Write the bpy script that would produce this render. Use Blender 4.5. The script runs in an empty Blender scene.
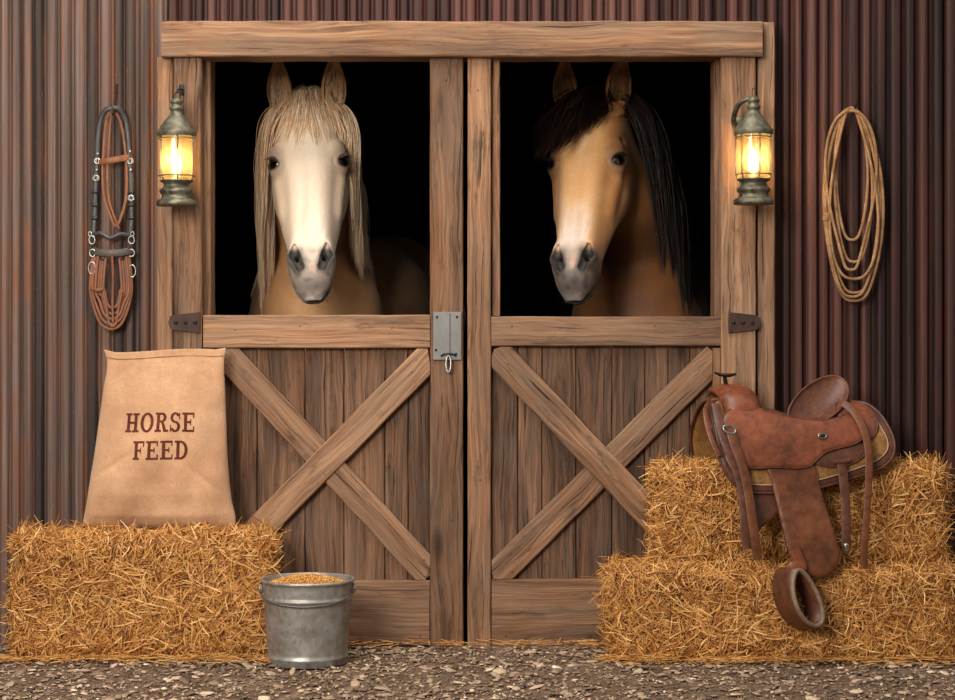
import bpy, math, random
import numpy as np
from mathutils import Vector, noise as mnoise
from mathutils.geometry import delaunay_2d_cdt
random.seed(7)
RNG = np.random.default_rng(11)
SC = bpy.context.scene
COL = SC.collection
D, FP, HC = 6.5, 1885.0, 1.060      # camera distance to the wall, focal length in pixels, eye height
def X(px, y=0.0): return (px - 477.5) * (D + y) / FP
def Z(py, y=0.0): return HC - (py - 335.0) * (D + y) / FP
def P(px, py, y): return np.array([X(px, y), y, Z(py, y)])

# ------------------------------------------------------------------ objects
def wloc(o):
    v = Vector((0, 0, 0))
    while o is not None:
        v = v + o.location; o = o.parent
    return v
def tag(o, label=None, cat=None, group=None, kind=None):
    if label: o['label'] = label
    if cat: o['category'] = cat
    if group: o['group'] = group
    if kind: o['kind'] = kind
    return o
def thing(name, label, cat, loc, group=None, kind=None):
    o = bpy.data.objects.new(name, None); COL.objects.link(o)
    o.empty_display_size = 0.05
    o.location = loc
    return tag(o, label, cat, group, kind)
class MB:
    """collects pieces with a per-vertex random value, grain coordinates and a pigment"""
    def __init__(s): s.v = []; s.f = []; s.r = []; s.g = []; s.c = []; s.n = 0; s.fm = []
    def add(s, v, f, r=0.5, g=None, c=None):
        v = np.asarray(v, float); k = len(v)
        s.v.append(v)
        for q in f: s.f.append(tuple(int(i) + s.n for i in q))
        s.r.append(np.full(k, r) if np.isscalar(r) else np.asarray(r, float))
        s.g.append(v if g is None else np.asarray(g, float))
        s.c.append(np.ones((k, 3)) * 0.5 if c is None else (np.tile(c, (k, 1)) if np.ndim(c) == 1 else c))
        s.n += k
        return s
    def obj(s, name, mat, parent=None, smooth=True, origin=None):
        v = np.concatenate(s.v) if s.v else np.zeros((0, 3))
        return mk(name, v, s.f, mat, parent, smooth, np.concatenate(s.r), np.concatenate(s.g), None, origin)
def mk(name, v, f, mat, parent=None, smooth=True, rnd=None, gc=None, colr=None, origin=None, sharp=None):
    v = np.asarray(v, float)
    me = bpy.data.meshes.new(name)
    if parent is not None: o0 = np.array(wloc(parent))
    elif origin is not None: o0 = np.array(origin, float)
    else:
        lo, hi = v.min(0), v.max(0); o0 = np.array([(lo[0]+hi[0])/2, (lo[1]+hi[1])/2, lo[2]])
    vv = v - o0
    if isinstance(f, np.ndarray):
        nf, k = f.shape
        me.vertices.add(len(vv)); me.vertices.foreach_set('co', vv.astype(np.float32).ravel())
        me.loops.add(nf * k); me.loops.foreach_set('vertex_index', f.astype(np.int32).ravel())
        me.polygons.add(nf)
        me.polygons.foreach_set('loop_start', np.arange(0, nf*k, k, dtype=np.int32))
        me.polygons.foreach_set('loop_total', np.full(nf, k, dtype=np.int32))
        me.update(calc_edges=True)
    else:
        me.from_pydata([tuple(p) for p in vv], [], [tuple(q) for q in f]); me.update()
    if smooth: me.polygons.foreach_set('use_smooth', np.ones(len(me.polygons), dtype=bool))
    if rnd is not None:
        a = me.attributes.new('rnd', 'FLOAT', 'POINT'); a.data.foreach_set('value', np.asarray(rnd, np.float32))
    if gc is not None:
        a = me.attributes.new('gc', 'FLOAT_VECTOR', 'POINT'); a.data.foreach_set('vector', np.asarray(gc, np.float32).ravel())
    if colr is not None:
        a = me.attributes.new('pig', 'FLOAT_COLOR', 'POINT')
        cc = np.ones((len(v), 4), np.float32); cc[:, :3] = colr; a.data.foreach_set('color', cc.ravel())
    if mat is not None: me.materials.append(mat)
    o = bpy.data.objects.new(name, me); COL.objects.link(o)
    if parent is not None: o.parent = parent
    else: o.location = o0
    if smooth and sharp:
        try: me.set_sharp_from_angle(angle=math.radians(sharp))
        except Exception: pass
    return o

# ------------------------------------------------------------------ shapes
def norm(v):
    v = np.asarray(v, float); return v / (np.linalg.norm(v, axis=-1, keepdims=True) + 1e-12)
def catmull(pts, n=8, closed=False):
    p = [np.asarray(q, float) for q in pts]; m = len(p); out = []
    rng = range(m) if closed else range(m - 1)
    for i in rng:
        if closed: a, b, c, d = p[(i-1) % m], p[i], p[(i+1) % m], p[(i+2) % m]
        else: a, b, c, d = p[max(i-1, 0)], p[i], p[i+1], p[min(i+2, m-1)]
        for k in range(n):
            t = k / n
            out.append(0.5*((2*b) + (-a+c)*t + (2*a-5*b+4*c-d)*t*t + (-a+3*b-3*c+d)*t**3))
    if not closed: out.append(p[-1])
    return np.array(out)
def frames(path, closed=False, up=None):
    m = len(path)
    if closed: t = norm(np.roll(path, -1, 0) - np.roll(path, 1, 0))
    else: t = norm(np.gradient(path, axis=0))
    if up is not None:
        u = np.asarray(up, float); u = np.tile(u, (m, 1)) if u.ndim == 1 else u
        n = norm(u - t * (u * t).sum(1, keepdims=True)); return t, n, np.cross(t, n)
    n0 = np.cross(t[0], [0, 0, 1.0])
    if np.linalg.norm(n0) < 1e-3: n0 = np.cross(t[0], [0, 1.0, 0])
    ns = [norm(n0)]
    for i in range(1, m):
        v = ns[-1] - t[i] * np.dot(ns[-1], t[i]); ns.append(norm(v))
    n = np.array(ns); return t, n, np.cross(t, n)
def sweep(path, sec, closed=False, up=None, scale=None, caps=True):
    """sec: (k,2) section in (n,b); scale per point"""
    path = np.asarray(path, float); m = len(path); sec = np.asarray(sec, float); k = len(sec)
    t, n, b = frames(path, closed, up)
    sc = np.ones(m) if scale is None else np.asarray(scale, float)
    v = path[:, None, :] + (sec[None, :, 0:1]*n[:, None, :] + sec[None, :, 1:2]*b[:, None, :]) * (sc[:, None, None] if sc.ndim == 1 else 1)
    v = v.reshape(-1, 3); f = []
    for i in range(m if closed else m - 1):
        i2 = (i+1) % m
        for j in range(k):
            j2 = (j+1) % k; f.append((i*k+j, i*k+j2, i2*k+j2, i2*k+j))
    if not closed and caps:
        f.append(tuple(range(k))[::-1]); f.append(tuple((m-1)*k + j for j in range(k)))
    return v, f
def circ(r, k=8, ry=None):
    a = np.arange(k)*2*math.pi/k; return np.c_[r*np.cos(a), (r if ry is None else ry)*np.sin(a)]
def flat(w, t, rr=0.35):
    """flat strap section: n = thickness, b = width"""
    e = min(w, t)*rr; h, q = t/2, w/2
    return np.array([(h, -q+e), (h-e*.6, -q), (-h+e*.6, -q), (-h, -q+e), (-h, q-e), (-h+e*.6, q), (h-e*.6, q), (h, q-e)])
def lathe(prof, c=(0, 0, 0), k=32, sx=1, sy=1):
    prof = np.asarray(prof, float); m = len(prof); a = np.arange(k)*2*math.pi/k
    v = np.stack([prof[:, 0:1]*np.cos(a)*sx, prof[:, 0:1]*np.sin(a)*sy, np.repeat(prof[:, 1:2], k, 1)], -1).reshape(-1, 3) + np.array(c)
    f = [(i*k+j, i*k+(j+1) % k, (i+1)*k+(j+1) % k, (i+1)*k+j) for i in range(m-1) for j in range(k)]
    if prof[0][0] > 1e-6 and False: pass
    return v, f
def ellipsoid(c, r, k=16, m=10):
    th = np.linspace(0.0, math.pi, m); prof = np.c_[np.maximum(np.sin(th), 1e-4), -np.cos(th)]
    v, f = lathe(prof, (0, 0, 0), k); return v*np.array(r) + np.array(c), f
def boxv(lo, hi, bev=0.0):
    lo, hi = np.array(lo, float), np.array(hi, float)
    b = min(bev, *(0.45*(hi-lo))) if bev else 0
    if not b:
        v = [(x, y, z) for x in (lo[0], hi[0]) for y in (lo[1], hi[1]) for z in (lo[2], hi[2])]
        return np.array(v), [(0, 1, 3, 2), (4, 6, 7, 5), (0, 4, 5, 1), (2, 3, 7, 6), (0, 2, 6, 4), (1, 5, 7, 3)]
    xs, ys = (lo[0], lo[0]+b, hi[0]-b, hi[0]), None
    ring = [(lo[0]+b, lo[1]), (hi[0]-b, lo[1]), (hi[0], lo[1]+b), (hi[0], hi[1]-b), (hi[0]-b, hi[1]), (lo[0]+b, hi[1]), (lo[0], hi[1]-b), (lo[0], lo[1]+b)]
    cx, cy = (lo[0]+hi[0])/2, (lo[1]+hi[1])/2
    def inset(r): return [(x + (b if x < cx else -b)*(1), y + (b if y < cy else -b)) for x, y in r]
    inn = inset(ring)
    v = [(x, y, lo[2]) for x, y in inn] + [(x, y, lo[2]+b) for x, y in ring] + [(x, y, hi[2]-b) for x, y in ring] + [(x, y, hi[2]) for x, y in inn]
    f = [(i*8+j, i*8+(j+1) % 8, (i+1)*8+(j+1) % 8, (i+1)*8+j) for i in range(3) for j in range(8)]
    f += [tuple(range(8))[::-1], tuple(range(24, 32))]
    return np.array(v), f
def board(mb, A, B, W, T, rnd=None, rough=0.0015, n=None, chamf=0.004, taperA=None, taperB=None):
    """oriented plank from A to B, half vectors W (width) and T (thickness); grain runs A->B"""
    A, B, W, T = [np.asarray(q, float) for q in (A, B, W, T)]
    L = np.linalg.norm(B-A); n = n or max(4, int(L/0.05)); w = np.linalg.norm(W); t = np.linalg.norm(T)
    wd, td, ax = W/w, T/t, (B-A)/L
    c = min(chamf, .3*t, .3*w)
    nw = 4
    sec = []
    for i in range(nw+1): sec.append((-w+c+(2*w-2*c)*i/nw, -t))
    sec.append((w, -t+c)); sec.append((w, t-c))
    for i in range(nw+1): sec.append((w-c-(2*w-2*c)*i/nw, t))
    sec.append((-w, t-c)); sec.append((-w, -t+c))
    sec = np.array(sec); k = len(sec)
    rnd = random.random() if rnd is None else rnd
    off = np.array([random.uniform(0, 50), random.uniform(0, 50), random.uniform(0, 50)])
    v = []; g = []
    for i in range(n+1):
        s = i/n
        for j, (a, b) in enumerate(sec):
            la = 0.0
            if taperA is not None and i == 0: la = taperA*a
            if taperB is not None and i == n: la = taperB*a
            nz = mnoise.noise_vector(Vector((s*L*9+off[0], a*6+off[1], b*6+off[2])))
            nf = mnoise.noise(Vector((s*L*40+off[0], a*10+off[1], b*10)))
            aa = a + (nz.x*rough + nf*rough*.6)*(1 if abs(a) > w-2*c else .3)
            bb = b + nz.y*rough*.7
            p = A + ax*(s*L+la+nz.z*rough*(.8 if i in (0, n) else 0)) + wd*aa + td*bb
            v.append(p); g.append((s*L+la+off[0], a+off[1], b+off[2]))
    f = [(i*k+j, i*k+(j+1) % k, (i+1)*k+(j+1) % k, (i+1)*k+j) for i in range(n) for j in range(k)]
    f += [tuple(range(k))[::-1], tuple(n*k+j for j in range(k))]
    # keep outward orientation
    if np.dot(np.cross(ax, wd), td) < 0: f = [q[::-1] for q in f]
    f = [q[::-1] for q in f]
    mb.add(v, f, rnd, g)

# ------------------------------------------------------------------ materials
class NT:
    def __init__(s, name):
        s.m = bpy.data.materials.new(name); s.m.use_nodes = True; s.t = s.m.node_tree; s.t.nodes.clear()
        s.out = s.t.nodes.new('ShaderNodeOutputMaterial')
    def n(s, typ, ins=None, **kw):
        d = s.t.nodes.new(typ)
        for k, v in kw.items(): setattr(d, k, v)
        for k, v in (ins or {}).items(): s.set(d.inputs[k], v)
        return d
    def set(s, sock, v):
        if hasattr(v, 'is_output') or isinstance(v, bpy.types.NodeSocket): s.t.links.new(v, sock)
        elif isinstance(v, bpy.types.Node): s.t.links.new(v.outputs[0], sock)
        else:
            if sock.type == 'RGBA' and len(v) == 3: v = (*v, 1)
            sock.default_value = v
    def attr(s, name, o='Fac'): return s.n('ShaderNodeAttribute', attribute_name=name).outputs[o]
    def math(s, op, a, b=0.0, c=None, clamp=False):
        d = s.n('ShaderNodeMath', operation=op, use_clamp=clamp); s.set(d.inputs[0], a); s.set(d.inputs[1], b)
        if c is not None: s.set(d.inputs[2], c)
        return d.outputs[0]
    def vmul(s, v, k): 
        d = s.n('ShaderNodeVectorMath', operation='MULTIPLY'); s.set(d.inputs[0], v); s.set(d.inputs[1], k); return d.outputs[0]
    def vadd(s, v, k): 
        d = s.n('ShaderNodeVectorMath', operation='ADD'); s.set(d.inputs[0], v); s.set(d.inputs[1], k); return d.outputs[0]
    def noise(s, vec, scale=1.0, detail=3, rough=.55, dist=0.0, o='Fac'):
        return s.n('ShaderNodeTexNoise', {'Vector': vec, 'Scale': scale, 'Detail': detail, 'Roughness': rough, 'Distortion': dist}).outputs[o]
    def rng(s, v, a, b, c=0.0, d=1.0):
        q = s.n('ShaderNodeMapRange', {'Value': v, 'From Min': a, 'From Max': b, 'To Min': c, 'To Max': d}); return q.outputs[0]
    def ramp(s, v, stops):
        d = s.n('ShaderNodeValToRGB', {'Fac': v}); e = d.color_ramp.elements
        while len(e) < len(stops): e.new(0.5)
        for i, (p, c) in enumerate(stops): e[i].position = p; e[i].color = (*c, 1)
        return d.outputs[0]
    def mix(s, f, a, b, bt='MIX'):
        d = s.n('ShaderNodeMix', data_type='RGBA', blend_type=bt); s.set(d.inputs[0], f); s.set(d.inputs[6], a); s.set(d.inputs[7], b); return d.outputs[2]
    def bump(s, h, strength=.4, dist=.005, normal=None):
        d = s.n('ShaderNodeBump', {'Strength': strength, 'Distance': dist, 'Height': h})
        if normal is not None: s.set(d.inputs['Normal'], normal)
        return d.outputs[0]
    def bsdf(s, col, rough=.6, normal=None, **kw):
        d = s.n('ShaderNodeBsdfPrincipled', {'Base Color': col, 'Roughness': rough})
        if normal is not None: s.set(d.inputs['Normal'], normal)
        for k, v in kw.items(): s.set(d.inputs[k.replace('_', ' ')], v)
        return d.outputs[0]
    def done(s, sh): s.t.links.new(sh, s.out.inputs[0]); return s.m
    def obj(s): return s.n('ShaderNodeTexCoord').outputs['Object']
def lin(r, g, b):
    return tuple(((c/255)/12.92 if c/255 <= .04045 else ((c/255+.055)/1.055)**2.4) for c in (r, g, b))

def wood(name, dark, mid, light, grey, knots=True, greyamt=.5, rust=(.36, .145, .06)):
    N = NT(name); g = N.attr('gc', 'Vector'); r = N.attr('rnd')
    warp = N.noise(N.vmul(g, (2.2, 7, 7)), 1, 2); 
    gw = N.vadd(g, N.n('ShaderNodeCombineXYZ', {'Y': N.rng(warp, .3, .7, -.012, .012)}).outputs[0])
    vor = N.n('ShaderNodeTexVoronoi', {'Vector': N.vmul(gw, (2.1, 8, 4)), 'Scale': 1.0})
    sel = N.rng(N.n('ShaderNodeSeparateColor', {'Color': vor.outputs['Color']}).outputs[0], .62, .66)
    kd = vor.outputs['Distance']
    knot = N.math('MULTIPLY', N.rng(kd, .17, .06), sel, clamp=True)
    ring = N.math('MULTIPLY', N.rng(kd, .45, .05), sel, clamp=True)
    gk = N.vadd(gw, N.n('ShaderNodeCombineXYZ', {'Y': N.math('MULTIPLY', ring, .02)}).outputs[0])
    fine = N.noise(N.vmul(gk, (4, 150, 150)), 1, 4, .7)
    mids = N.noise(N.vmul(gk, (1.6, 58, 58)), 1, 5, .68, .3)
    band = N.noise(N.vmul(gk, (.9, 13, 13)), 1, 3, .6, .5)
    blot = N.noise(N.vmul(g, (3.1, 9, 9)), 1, 4, .65)
    crk = N.noise(N.vmul(gk, (2.4, 110, 70)), 1, 3, .55)
    crack = N.rng(crk, .635, .70); crack = N.math('MULTIPLY', crack, N.rng(blot, .4, .55), clamp=True)
    v = N.math('ADD', N.math('MULTIPLY', fine, .34), N.math('ADD', N.math('MULTIPLY', mids, .38), N.math('MULTIPLY', band, .28)))
    v = N.math('ADD', v, N.math('MULTIPLY', N.math('SUBTRACT', r, .5), .10))
    c = N.ramp(v, [(.385, dark), (.5, mid), (.615, light)])
    c = N.mix(N.math('MULTIPLY', N.rng(N.noise(N.vadd(N.vmul(g, (2.2, 14, 14)), (7, 3, 1)), 1, 5, .7), .52, .68), .55), c, N.mix(.5, c, rust))
    stain = N.noise(N.vadd(N.vmul(g, (7, 26, 26)), (3, 9, 4)), 1, 5, .75); c = N.mix(N.math('MULTIPLY', N.rng(stain, .56, .70), .7), c, tuple(q*.4 for q in dark))
    c = N.mix(N.math('MULTIPLY', N.rng(blot, .42, .68), greyamt), c, N.mix(fine, N.mix(.35, grey, dark), grey))
    c = N.mix(N.math('MULTIPLY', N.rng(N.noise(N.vmul(g, (1.1, 5, 5)), 1, 2), .5, .75), .6), c, N.mix(.5, c, tuple(q*.45 for q in dark)))
    c = N.mix(N.math('MULTIPLY', crack, .85), c, tuple(q*.18 for q in dark))
    if knots: c = N.mix(N.math('MULTIPLY', knot, .85), c, tuple(q*.32 for q in dark)); c = N.mix(N.math('MULTIPLY', ring, .35), c, dark)
    h = N.math('SUBTRACT', N.math('ADD', N.math('MULTIPLY', fine, .5), N.math('MULTIPLY', mids, .8)), N.math('MULTIPLY', crack, 1.4))
    return N.done(N.bsdf(c, N.rng(fine, .3, .7, .62, .85), N.bump(h, .75, .004), Specular_IOR_Level=.25))
WOOD_L = wood('weathered_timber', lin(72, 50, 36), lin(136, 100, 74), lin(182, 142, 108), lin(150, 128, 108))
WOOD_M = wood('weathered_stile_timber', lin(66, 45, 32), lin(124, 90, 66), lin(166, 126, 94), lin(136, 114, 96))
WOOD_D = wood('weathered_plank_timber', lin(40, 27, 19), lin(94, 68, 51), lin(142, 106, 80), lin(108, 91, 79))
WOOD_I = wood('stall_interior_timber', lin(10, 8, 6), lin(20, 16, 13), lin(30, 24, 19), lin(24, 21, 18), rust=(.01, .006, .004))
def corr(name, dark, mid, light, rust, ramt):
    N = NT(name); o = N.attr('gc', 'Vector'); r = N.attr('rnd')
    s1 = N.noise(N.vmul(o, (120, 120, 1.1)), 1, 5, .68)
    s2 = N.noise(N.vmul(o, (28, 28, .5)), 1, 3, .6)
    s3 = N.noise(N.vmul(o, (9, 9, 3.5)), 1, 5, .65)
    spk = N.noise(N.vmul(o, (160, 160, 60)), 1, 3, .6)
    v = N.math('ADD', N.math('MULTIPLY', s1, .45), N.math('ADD', N.math('MULTIPLY', s2, .3), N.math('MULTIPLY', r, .25)))
    c = N.ramp(v, [(.36, dark), (.5, mid), (.64, light)])
    rm = N.math('MULTIPLY', N.math('MULTIPLY', N.rng(s2, .45, .62), N.rng(s3, .4, .6), clamp=True), ramt)
    c = N.mix(rm, c, rust)
    c = N.mix(N.math('MULTIPLY', N.rng(spk, .66, .74), .5), c, light)
    h = N.math('ADD', s1, N.math('MULTIPLY', spk, .4))
    return N.done(N.bsdf(c, .62, N.bump(h, .5, .003), Metallic=.12, Specular_IOR_Level=.35))
CORR_L = corr('grey_brown_corrugated', lin(46, 35, 31), lin(88, 71, 64), lin(130, 110, 102), lin(116, 70, 42), .75)
CORR_R = corr('maroon_corrugated', lin(24, 13, 11), lin(60, 34, 29), lin(98, 64, 56), lin(80, 36, 26), .5)

def simple(name, col, rough=.5, metal=0.0, var=.25, scale=40, bump=.2, bdist=.002, spec=.5, col2=None):
    N = NT(name); o = N.obj(); n = N.noise(o, scale, 5, .6); n2 = N.noise(o, scale*.22, 3, .6)
    c2 = tuple(q*(1-var*1.6) for q in col) if col2 is None else col2
    c = N.mix(N.rng(N.math('ADD', N.math('MULTIPLY', n, .5), N.math('MULTIPLY', n2, .5)), .38, .64), c2, col)
    return N.done(N.bsdf(c, N.rng(n, .3, .7, max(.05, rough-.1), min(1, rough+.1)), N.bump(n, bump, bdist), Metallic=metal, Specular_IOR_Level=spec))
IRON = simple('blackened_iron', lin(52, 45, 40), .55, .6, .3, 60)
IRON_RUST = simple('rusty_iron', lin(78, 52, 40), .7, .3, .35, 70, col2=lin(44, 32, 28))
VERD = simple('aged_lantern_metal', lin(128, 124, 104), .48, .55, .3, 55, .35, .002, .5, lin(62, 58, 48))
STEEL = simple('worn_steel', lin(170, 170, 168), .32, .9, .25, 60)
ZINC_PLATE = simple('dull_zinc', lin(128, 128, 126), .55, .35, .2, 50, .3)
GALV = None
def galv():
    N = NT('galvanised_steel'); o = N.obj()
    vor = N.n('ShaderNodeTexVoronoi', {'Vector': o, 'Scale': 60.0}); g = N.n('ShaderNodeSeparateColor', {'Color': vor.outputs['Color']}).outputs[0]
    n = N.noise(o, 14, 5, .65); n2 = N.noise(N.vmul(o, (1, 1, .35)), 26, 4, .6)
    c = N.mix(N.math('MULTIPLY', g, .6), lin(146, 143, 138), lin(176, 175, 170))
    c = N.mix(N.math('MULTIPLY', N.rng(n, .48, .68), .75), c, lin(112, 98, 84))
    c = N.mix(N.math('MULTIPLY', N.rng(n2, .56, .7), .5), c, lin(190, 188, 182))
    return N.done(N.bsdf(c, N.rng(n, .3, .7, .36, .55), N.bump(N.math('ADD', n, N.math('MULTIPLY', n2, .5)), .3, .003), Metallic=.55))
GALV = galv()
def leather(name, c1, c2, rough=.42, scale=9, bump=.25):
    N = NT(name); o = N.obj(); a = N.noise(o, scale, 5, .65); b = N.noise(o, scale*5, 4, .6); f = N.noise(o, 260, 3, .6)
    c = N.mix(N.rng(N.math('ADD', N.math('MULTIPLY', a, .6), N.math('MULTIPLY', b, .4)), .36, .64), c2, c1)
    return N.done(N.bsdf(c, N.rng(b, .3, .7, rough-.08, rough+.14), N.bump(N.math('ADD', f, N.math('MULTIPLY', b, .8)), bump, .0016), Specular_IOR_Level=.45))
LEA = leather('russet_saddle_leather', lin(132, 71, 42), lin(80, 43, 27), .36)
LEA_D = leather('dark_saddle_leather', lin(104, 62, 42), lin(64, 38, 27))
LEA_F = leather('fender_leather', lin(116, 66, 36), lin(74, 41, 24))
LEA_T = leather('stitched_tan_lining', lin(158, 114, 58), lin(100, 66, 32), .8, 30, .9)
LEA_E = leather('pale_edge_leather', lin(186, 152, 122), lin(142, 108, 82), .5)
LEA_S = leather('stirrup_rim_leather', lin(140, 118, 98), lin(98, 76, 60), .5)
BLK = leather('black_bridle_leather', lin(46, 46, 48), lin(24, 24, 26), .4)
BRN = leather('brown_bridle_leather', lin(136, 80, 44), lin(88, 48, 26), .5)
GREYL = leather('grey_noseband_leather', lin(84, 76, 70), lin(50, 46, 42), .5)
def ramped(name, stops, rough=.6, trans=0.0, nscale=60, spec=.3):
    N = NT(name); r = N.attr('rnd'); o = N.obj(); n = N.noise(o, nscale, 3, .6)
    v = N.math('ADD', r, N.rng(n, .3, .7, -.10, .10))
    c = N.ramp(v, stops)
    b = N.bsdf(c, rough, Specular_IOR_Level=spec)
    if trans:
        t = N.n('ShaderNodeBsdfTranslucent', {'Color': c}); b = N.n('ShaderNodeMixShader', {0: trans, 1: b, 2: t.outputs[0]}).outputs[0]
    return N.done(b)
STRAW = ramped('golden_straw', [(0, lin(98, 56, 24)), (.2, lin(152, 96, 44)), (.5, lin(202, 144, 76)), (.8, lin(232, 180, 108)), (1, lin(248, 212, 152))], .5, .2)
STRAW_IN = simple('packed_straw', lin(98, 60, 28), .9, 0, .3, 90, 1.0, .01, .1)
# ================================================================== SETTING
def corrugated(name, x0, x1, z0, z1, mat, pitch, seed, label=None):
    rg = np.random.default_rng(seed)
    xs = []; ys = []; rr = []
    x = x0
    while x < x1:
        p = pitch*(rg.uniform(.72, 1.25) if mat == CORR_L else rg.uniform(.85, 1.08)); a = rg.uniform(.7, 1.15)*(.015 if mat == CORR_L else .022); r = rg.uniform(0, 1); fl = rg.uniform(.30, .5)
        for t, h in ((0, 0), (.06, 0), (.16, .5), (.24, .92), (.3, 1), (.3+fl*.5, 1), (.3+fl, 1), (.36+fl, .92), (.44+fl, .5), (.54+fl, 0)):
            if t >= 1: continue
            xs.append(x+t*p); ys.append(-a*h + (.014 if mat == CORR_L else .020)); rr.append(r if h > .4 else r*.6)
        x += p
    xs = np.array(xs); ys = np.array(ys); rr = np.array(rr); ok = xs <= x1; xs, ys, rr = xs[ok], ys[ok], rr[ok]
    xs[-1] = x1
    nz = max(2, int((z1-z0)/.12)); zs = np.linspace(z0, z1, nz+1); n = len(xs)
    V = np.zeros((nz+1, n, 3)); V[..., 0] = xs; V[..., 2] = zs[:, None]
    w = np.array([[mnoise.noise(Vector((xx*6, zz*1.5, seed))) for xx in xs] for zz in zs])
    V[..., 1] = ys + w*.0025
    V[..., 0] += w*.001
    F = [(i*n+j, i*n+j+1, (i+1)*n+j+1, (i+1)*n+j) for i in range(nz) for j in range(n-1)]
    # a back sheet so that the wall has thickness
    V = V.reshape(-1, 3); k = len(V)
    B = np.array([(x0, .035, z0), (x1, .035, z0), (x1, .035, z1), (x0, .035, z1)])
    F += [(k, k+3, k+2, k+1)]
    bot0, bot1 = 0, n-1
    F += [(k+1, bot1, nz*n+n-1, k+2), (k, k+3, nz*n, 0)]
    V = np.r_[V, B]; R = np.r_[np.tile(rr, nz+1), np.zeros(4)]
    g = V.copy(); g += np.array([seed*3.7, 0, 0])
    o = mk(name, V, F, mat, None, True, R, g, sharp=50)
    return tag(o, label, None, None, 'structure')
XL, XR = X(166), X(766)
ZT = Z(40)
corrugated('wall_left', -3.4, XL, -.02, 3.0, CORR_L, .041, 3)
corrugated('wall_right', XR, 3.4, -.02, 3.0, CORR_R, .049, 5)
corrugated('wall_front', XL+.0005, XR-.0005, ZT, 3.0, CORR_R, .047, 8)

def boards(name, specs, mat, parent=None, kind='structure', label=None, **kw):
    mb = MB()
    for s in specs: board(mb, *s, **kw)
    o = mb.obj(name, mat, parent, sharp=None) if False else mb.obj(name, mat, parent)
    o.data.set_sharp_from_angle(angle=math.radians(42))
    if kind: o['kind'] = kind
    if label: o['label'] = label
    return o
def rect(px0, py0, px1, py1, yf, yb, vert=True, inset=0.0):
    """axis aligned timber whose FRONT face covers a picture rectangle at depth yf and reaches back to yb"""
    x0, x1, z0, z1 = X(px0, yf)+inset, X(px1, yf)-inset, Z(py1, yf), Z(py0, yf)
    ym, t = (yf+yb)/2, (yb-yf)/2
    if vert: return ((( x0+x1)/2, ym, z0), ((x0+x1)/2, ym, z1), ((x1-x0)/2, 0, 0), (0, t, 0))
    return ((x0, ym, (z0+z1)/2), (x1, ym, (z0+z1)/2), (0, 0, (z1-z0)/2), (0, t, 0))
GZ = 656   # picture row where posts go into the ground
t1 = boards('trim_1', [rect(161, 21, 763, 56.5, -.10, .03, False)], WOOD_L, rough=.003)
boards('trim_2', [rect(157, 57, 172.5, GZ, -.06, .03)], WOOD_L)
boards('trim_3', [rect(173.3, 57, 201.5, GZ, -.078, .10)], WOOD_L)
boards('trim_4', [rect(757.5, 22, 775, GZ, -.06, .03)], WOOD_L)
boards('trim_5', [rect(721.5, 57, 756, GZ, -.078, .10)], WOOD_L)
# jambs of the two stalls behind the leaves
boards('trim_6', [rect(202, 57, 210.5, GZ-4, -.015, .10)], WOOD_M)
boards('trim_7', [rect(714.5, 57, 721, GZ-4, -.015, .10)], WOOD_M)

# floor / ground
def ground():
    nx, ny = 120, 90
    xs = np.linspace(-3.4, 3.4, nx); ys = np.linspace(-4.0, .03, ny)
    V = np.array([(x, y, -.004+.004*mnoise.noise(Vector((x*3, y*3, 0)))+.003*mnoise.noise(Vector((x*11, y*11, 2)))) for y in ys for x in xs])
    F = [(j*nx+i, j*nx+i+1, (j+1)*nx+i+1, (j+1)*nx+i) for j in range(ny-1) for i in range(nx-1)]
    N = NT('trodden_earth'); o = N.obj()
    a = N.noise(o, 8, 5, .65); b = N.noise(o, 70, 5, .7); c = N.noise(o, 260, 3, .7)
    col = N.ramp(N.math('ADD', N.math('MULTIPLY', a, .4), N.math('MULTIPLY', b, .6)), [(.36, lin(74, 58, 46)), (.5, lin(122, 99, 80)), (.64, lin(164, 140, 116))])
    m = N.done(N.bsdf(col, .9, N.bump(N.math('ADD', b, N.math('MULTIPLY', c, .6)), .9, .012), Specular_IOR_Level=.15))
    o = mk('ground', V, F, m, None, True); tag(o, None, None, None, 'structure')
ground()
def ico(sub=1):
    t = (1+5**.5)/2
    v = [(-1, t, 0), (1, t, 0), (-1, -t, 0), (1, -t, 0), (0, -1, t), (0, 1, t), (0, -1, -t), (0, 1, -t), (t, 0, -1), (t, 0, 1), (-t, 0, -1), (-t, 0, 1)]
    f = [(0, 11, 5), (0, 5, 1), (0, 1, 7), (0, 7, 10), (0, 10, 11), (1, 5, 9), (5, 11, 4), (11, 10, 2), (10, 7, 6), (7, 1, 8), (3, 9, 4), (3, 4, 2), (3, 2, 6), (3, 6, 8), (3, 8, 9), (4, 9, 5), (2, 4, 11), (6, 2, 10), (8, 6, 7), (9, 8, 1)]
    v = [norm(np.array(q)) for q in v]
    for _ in range(sub):
        mid = {}; nf = []
        def m(a, b):
            k = (min(a, b), max(a, b))
            if k not in mid: mid[k] = len(v); v.append(norm(v[a]+v[b]))
            return mid[k]
        for a, b, c in f:
            ab, bc, ca = m(a, b), m(b, c), m(c, a); nf += [(a, ab, ca), (b, bc, ab), (c, ca, bc), (ab, bc, ca)]
        f = nf
    return np.array(v), np.array(f)
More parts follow.
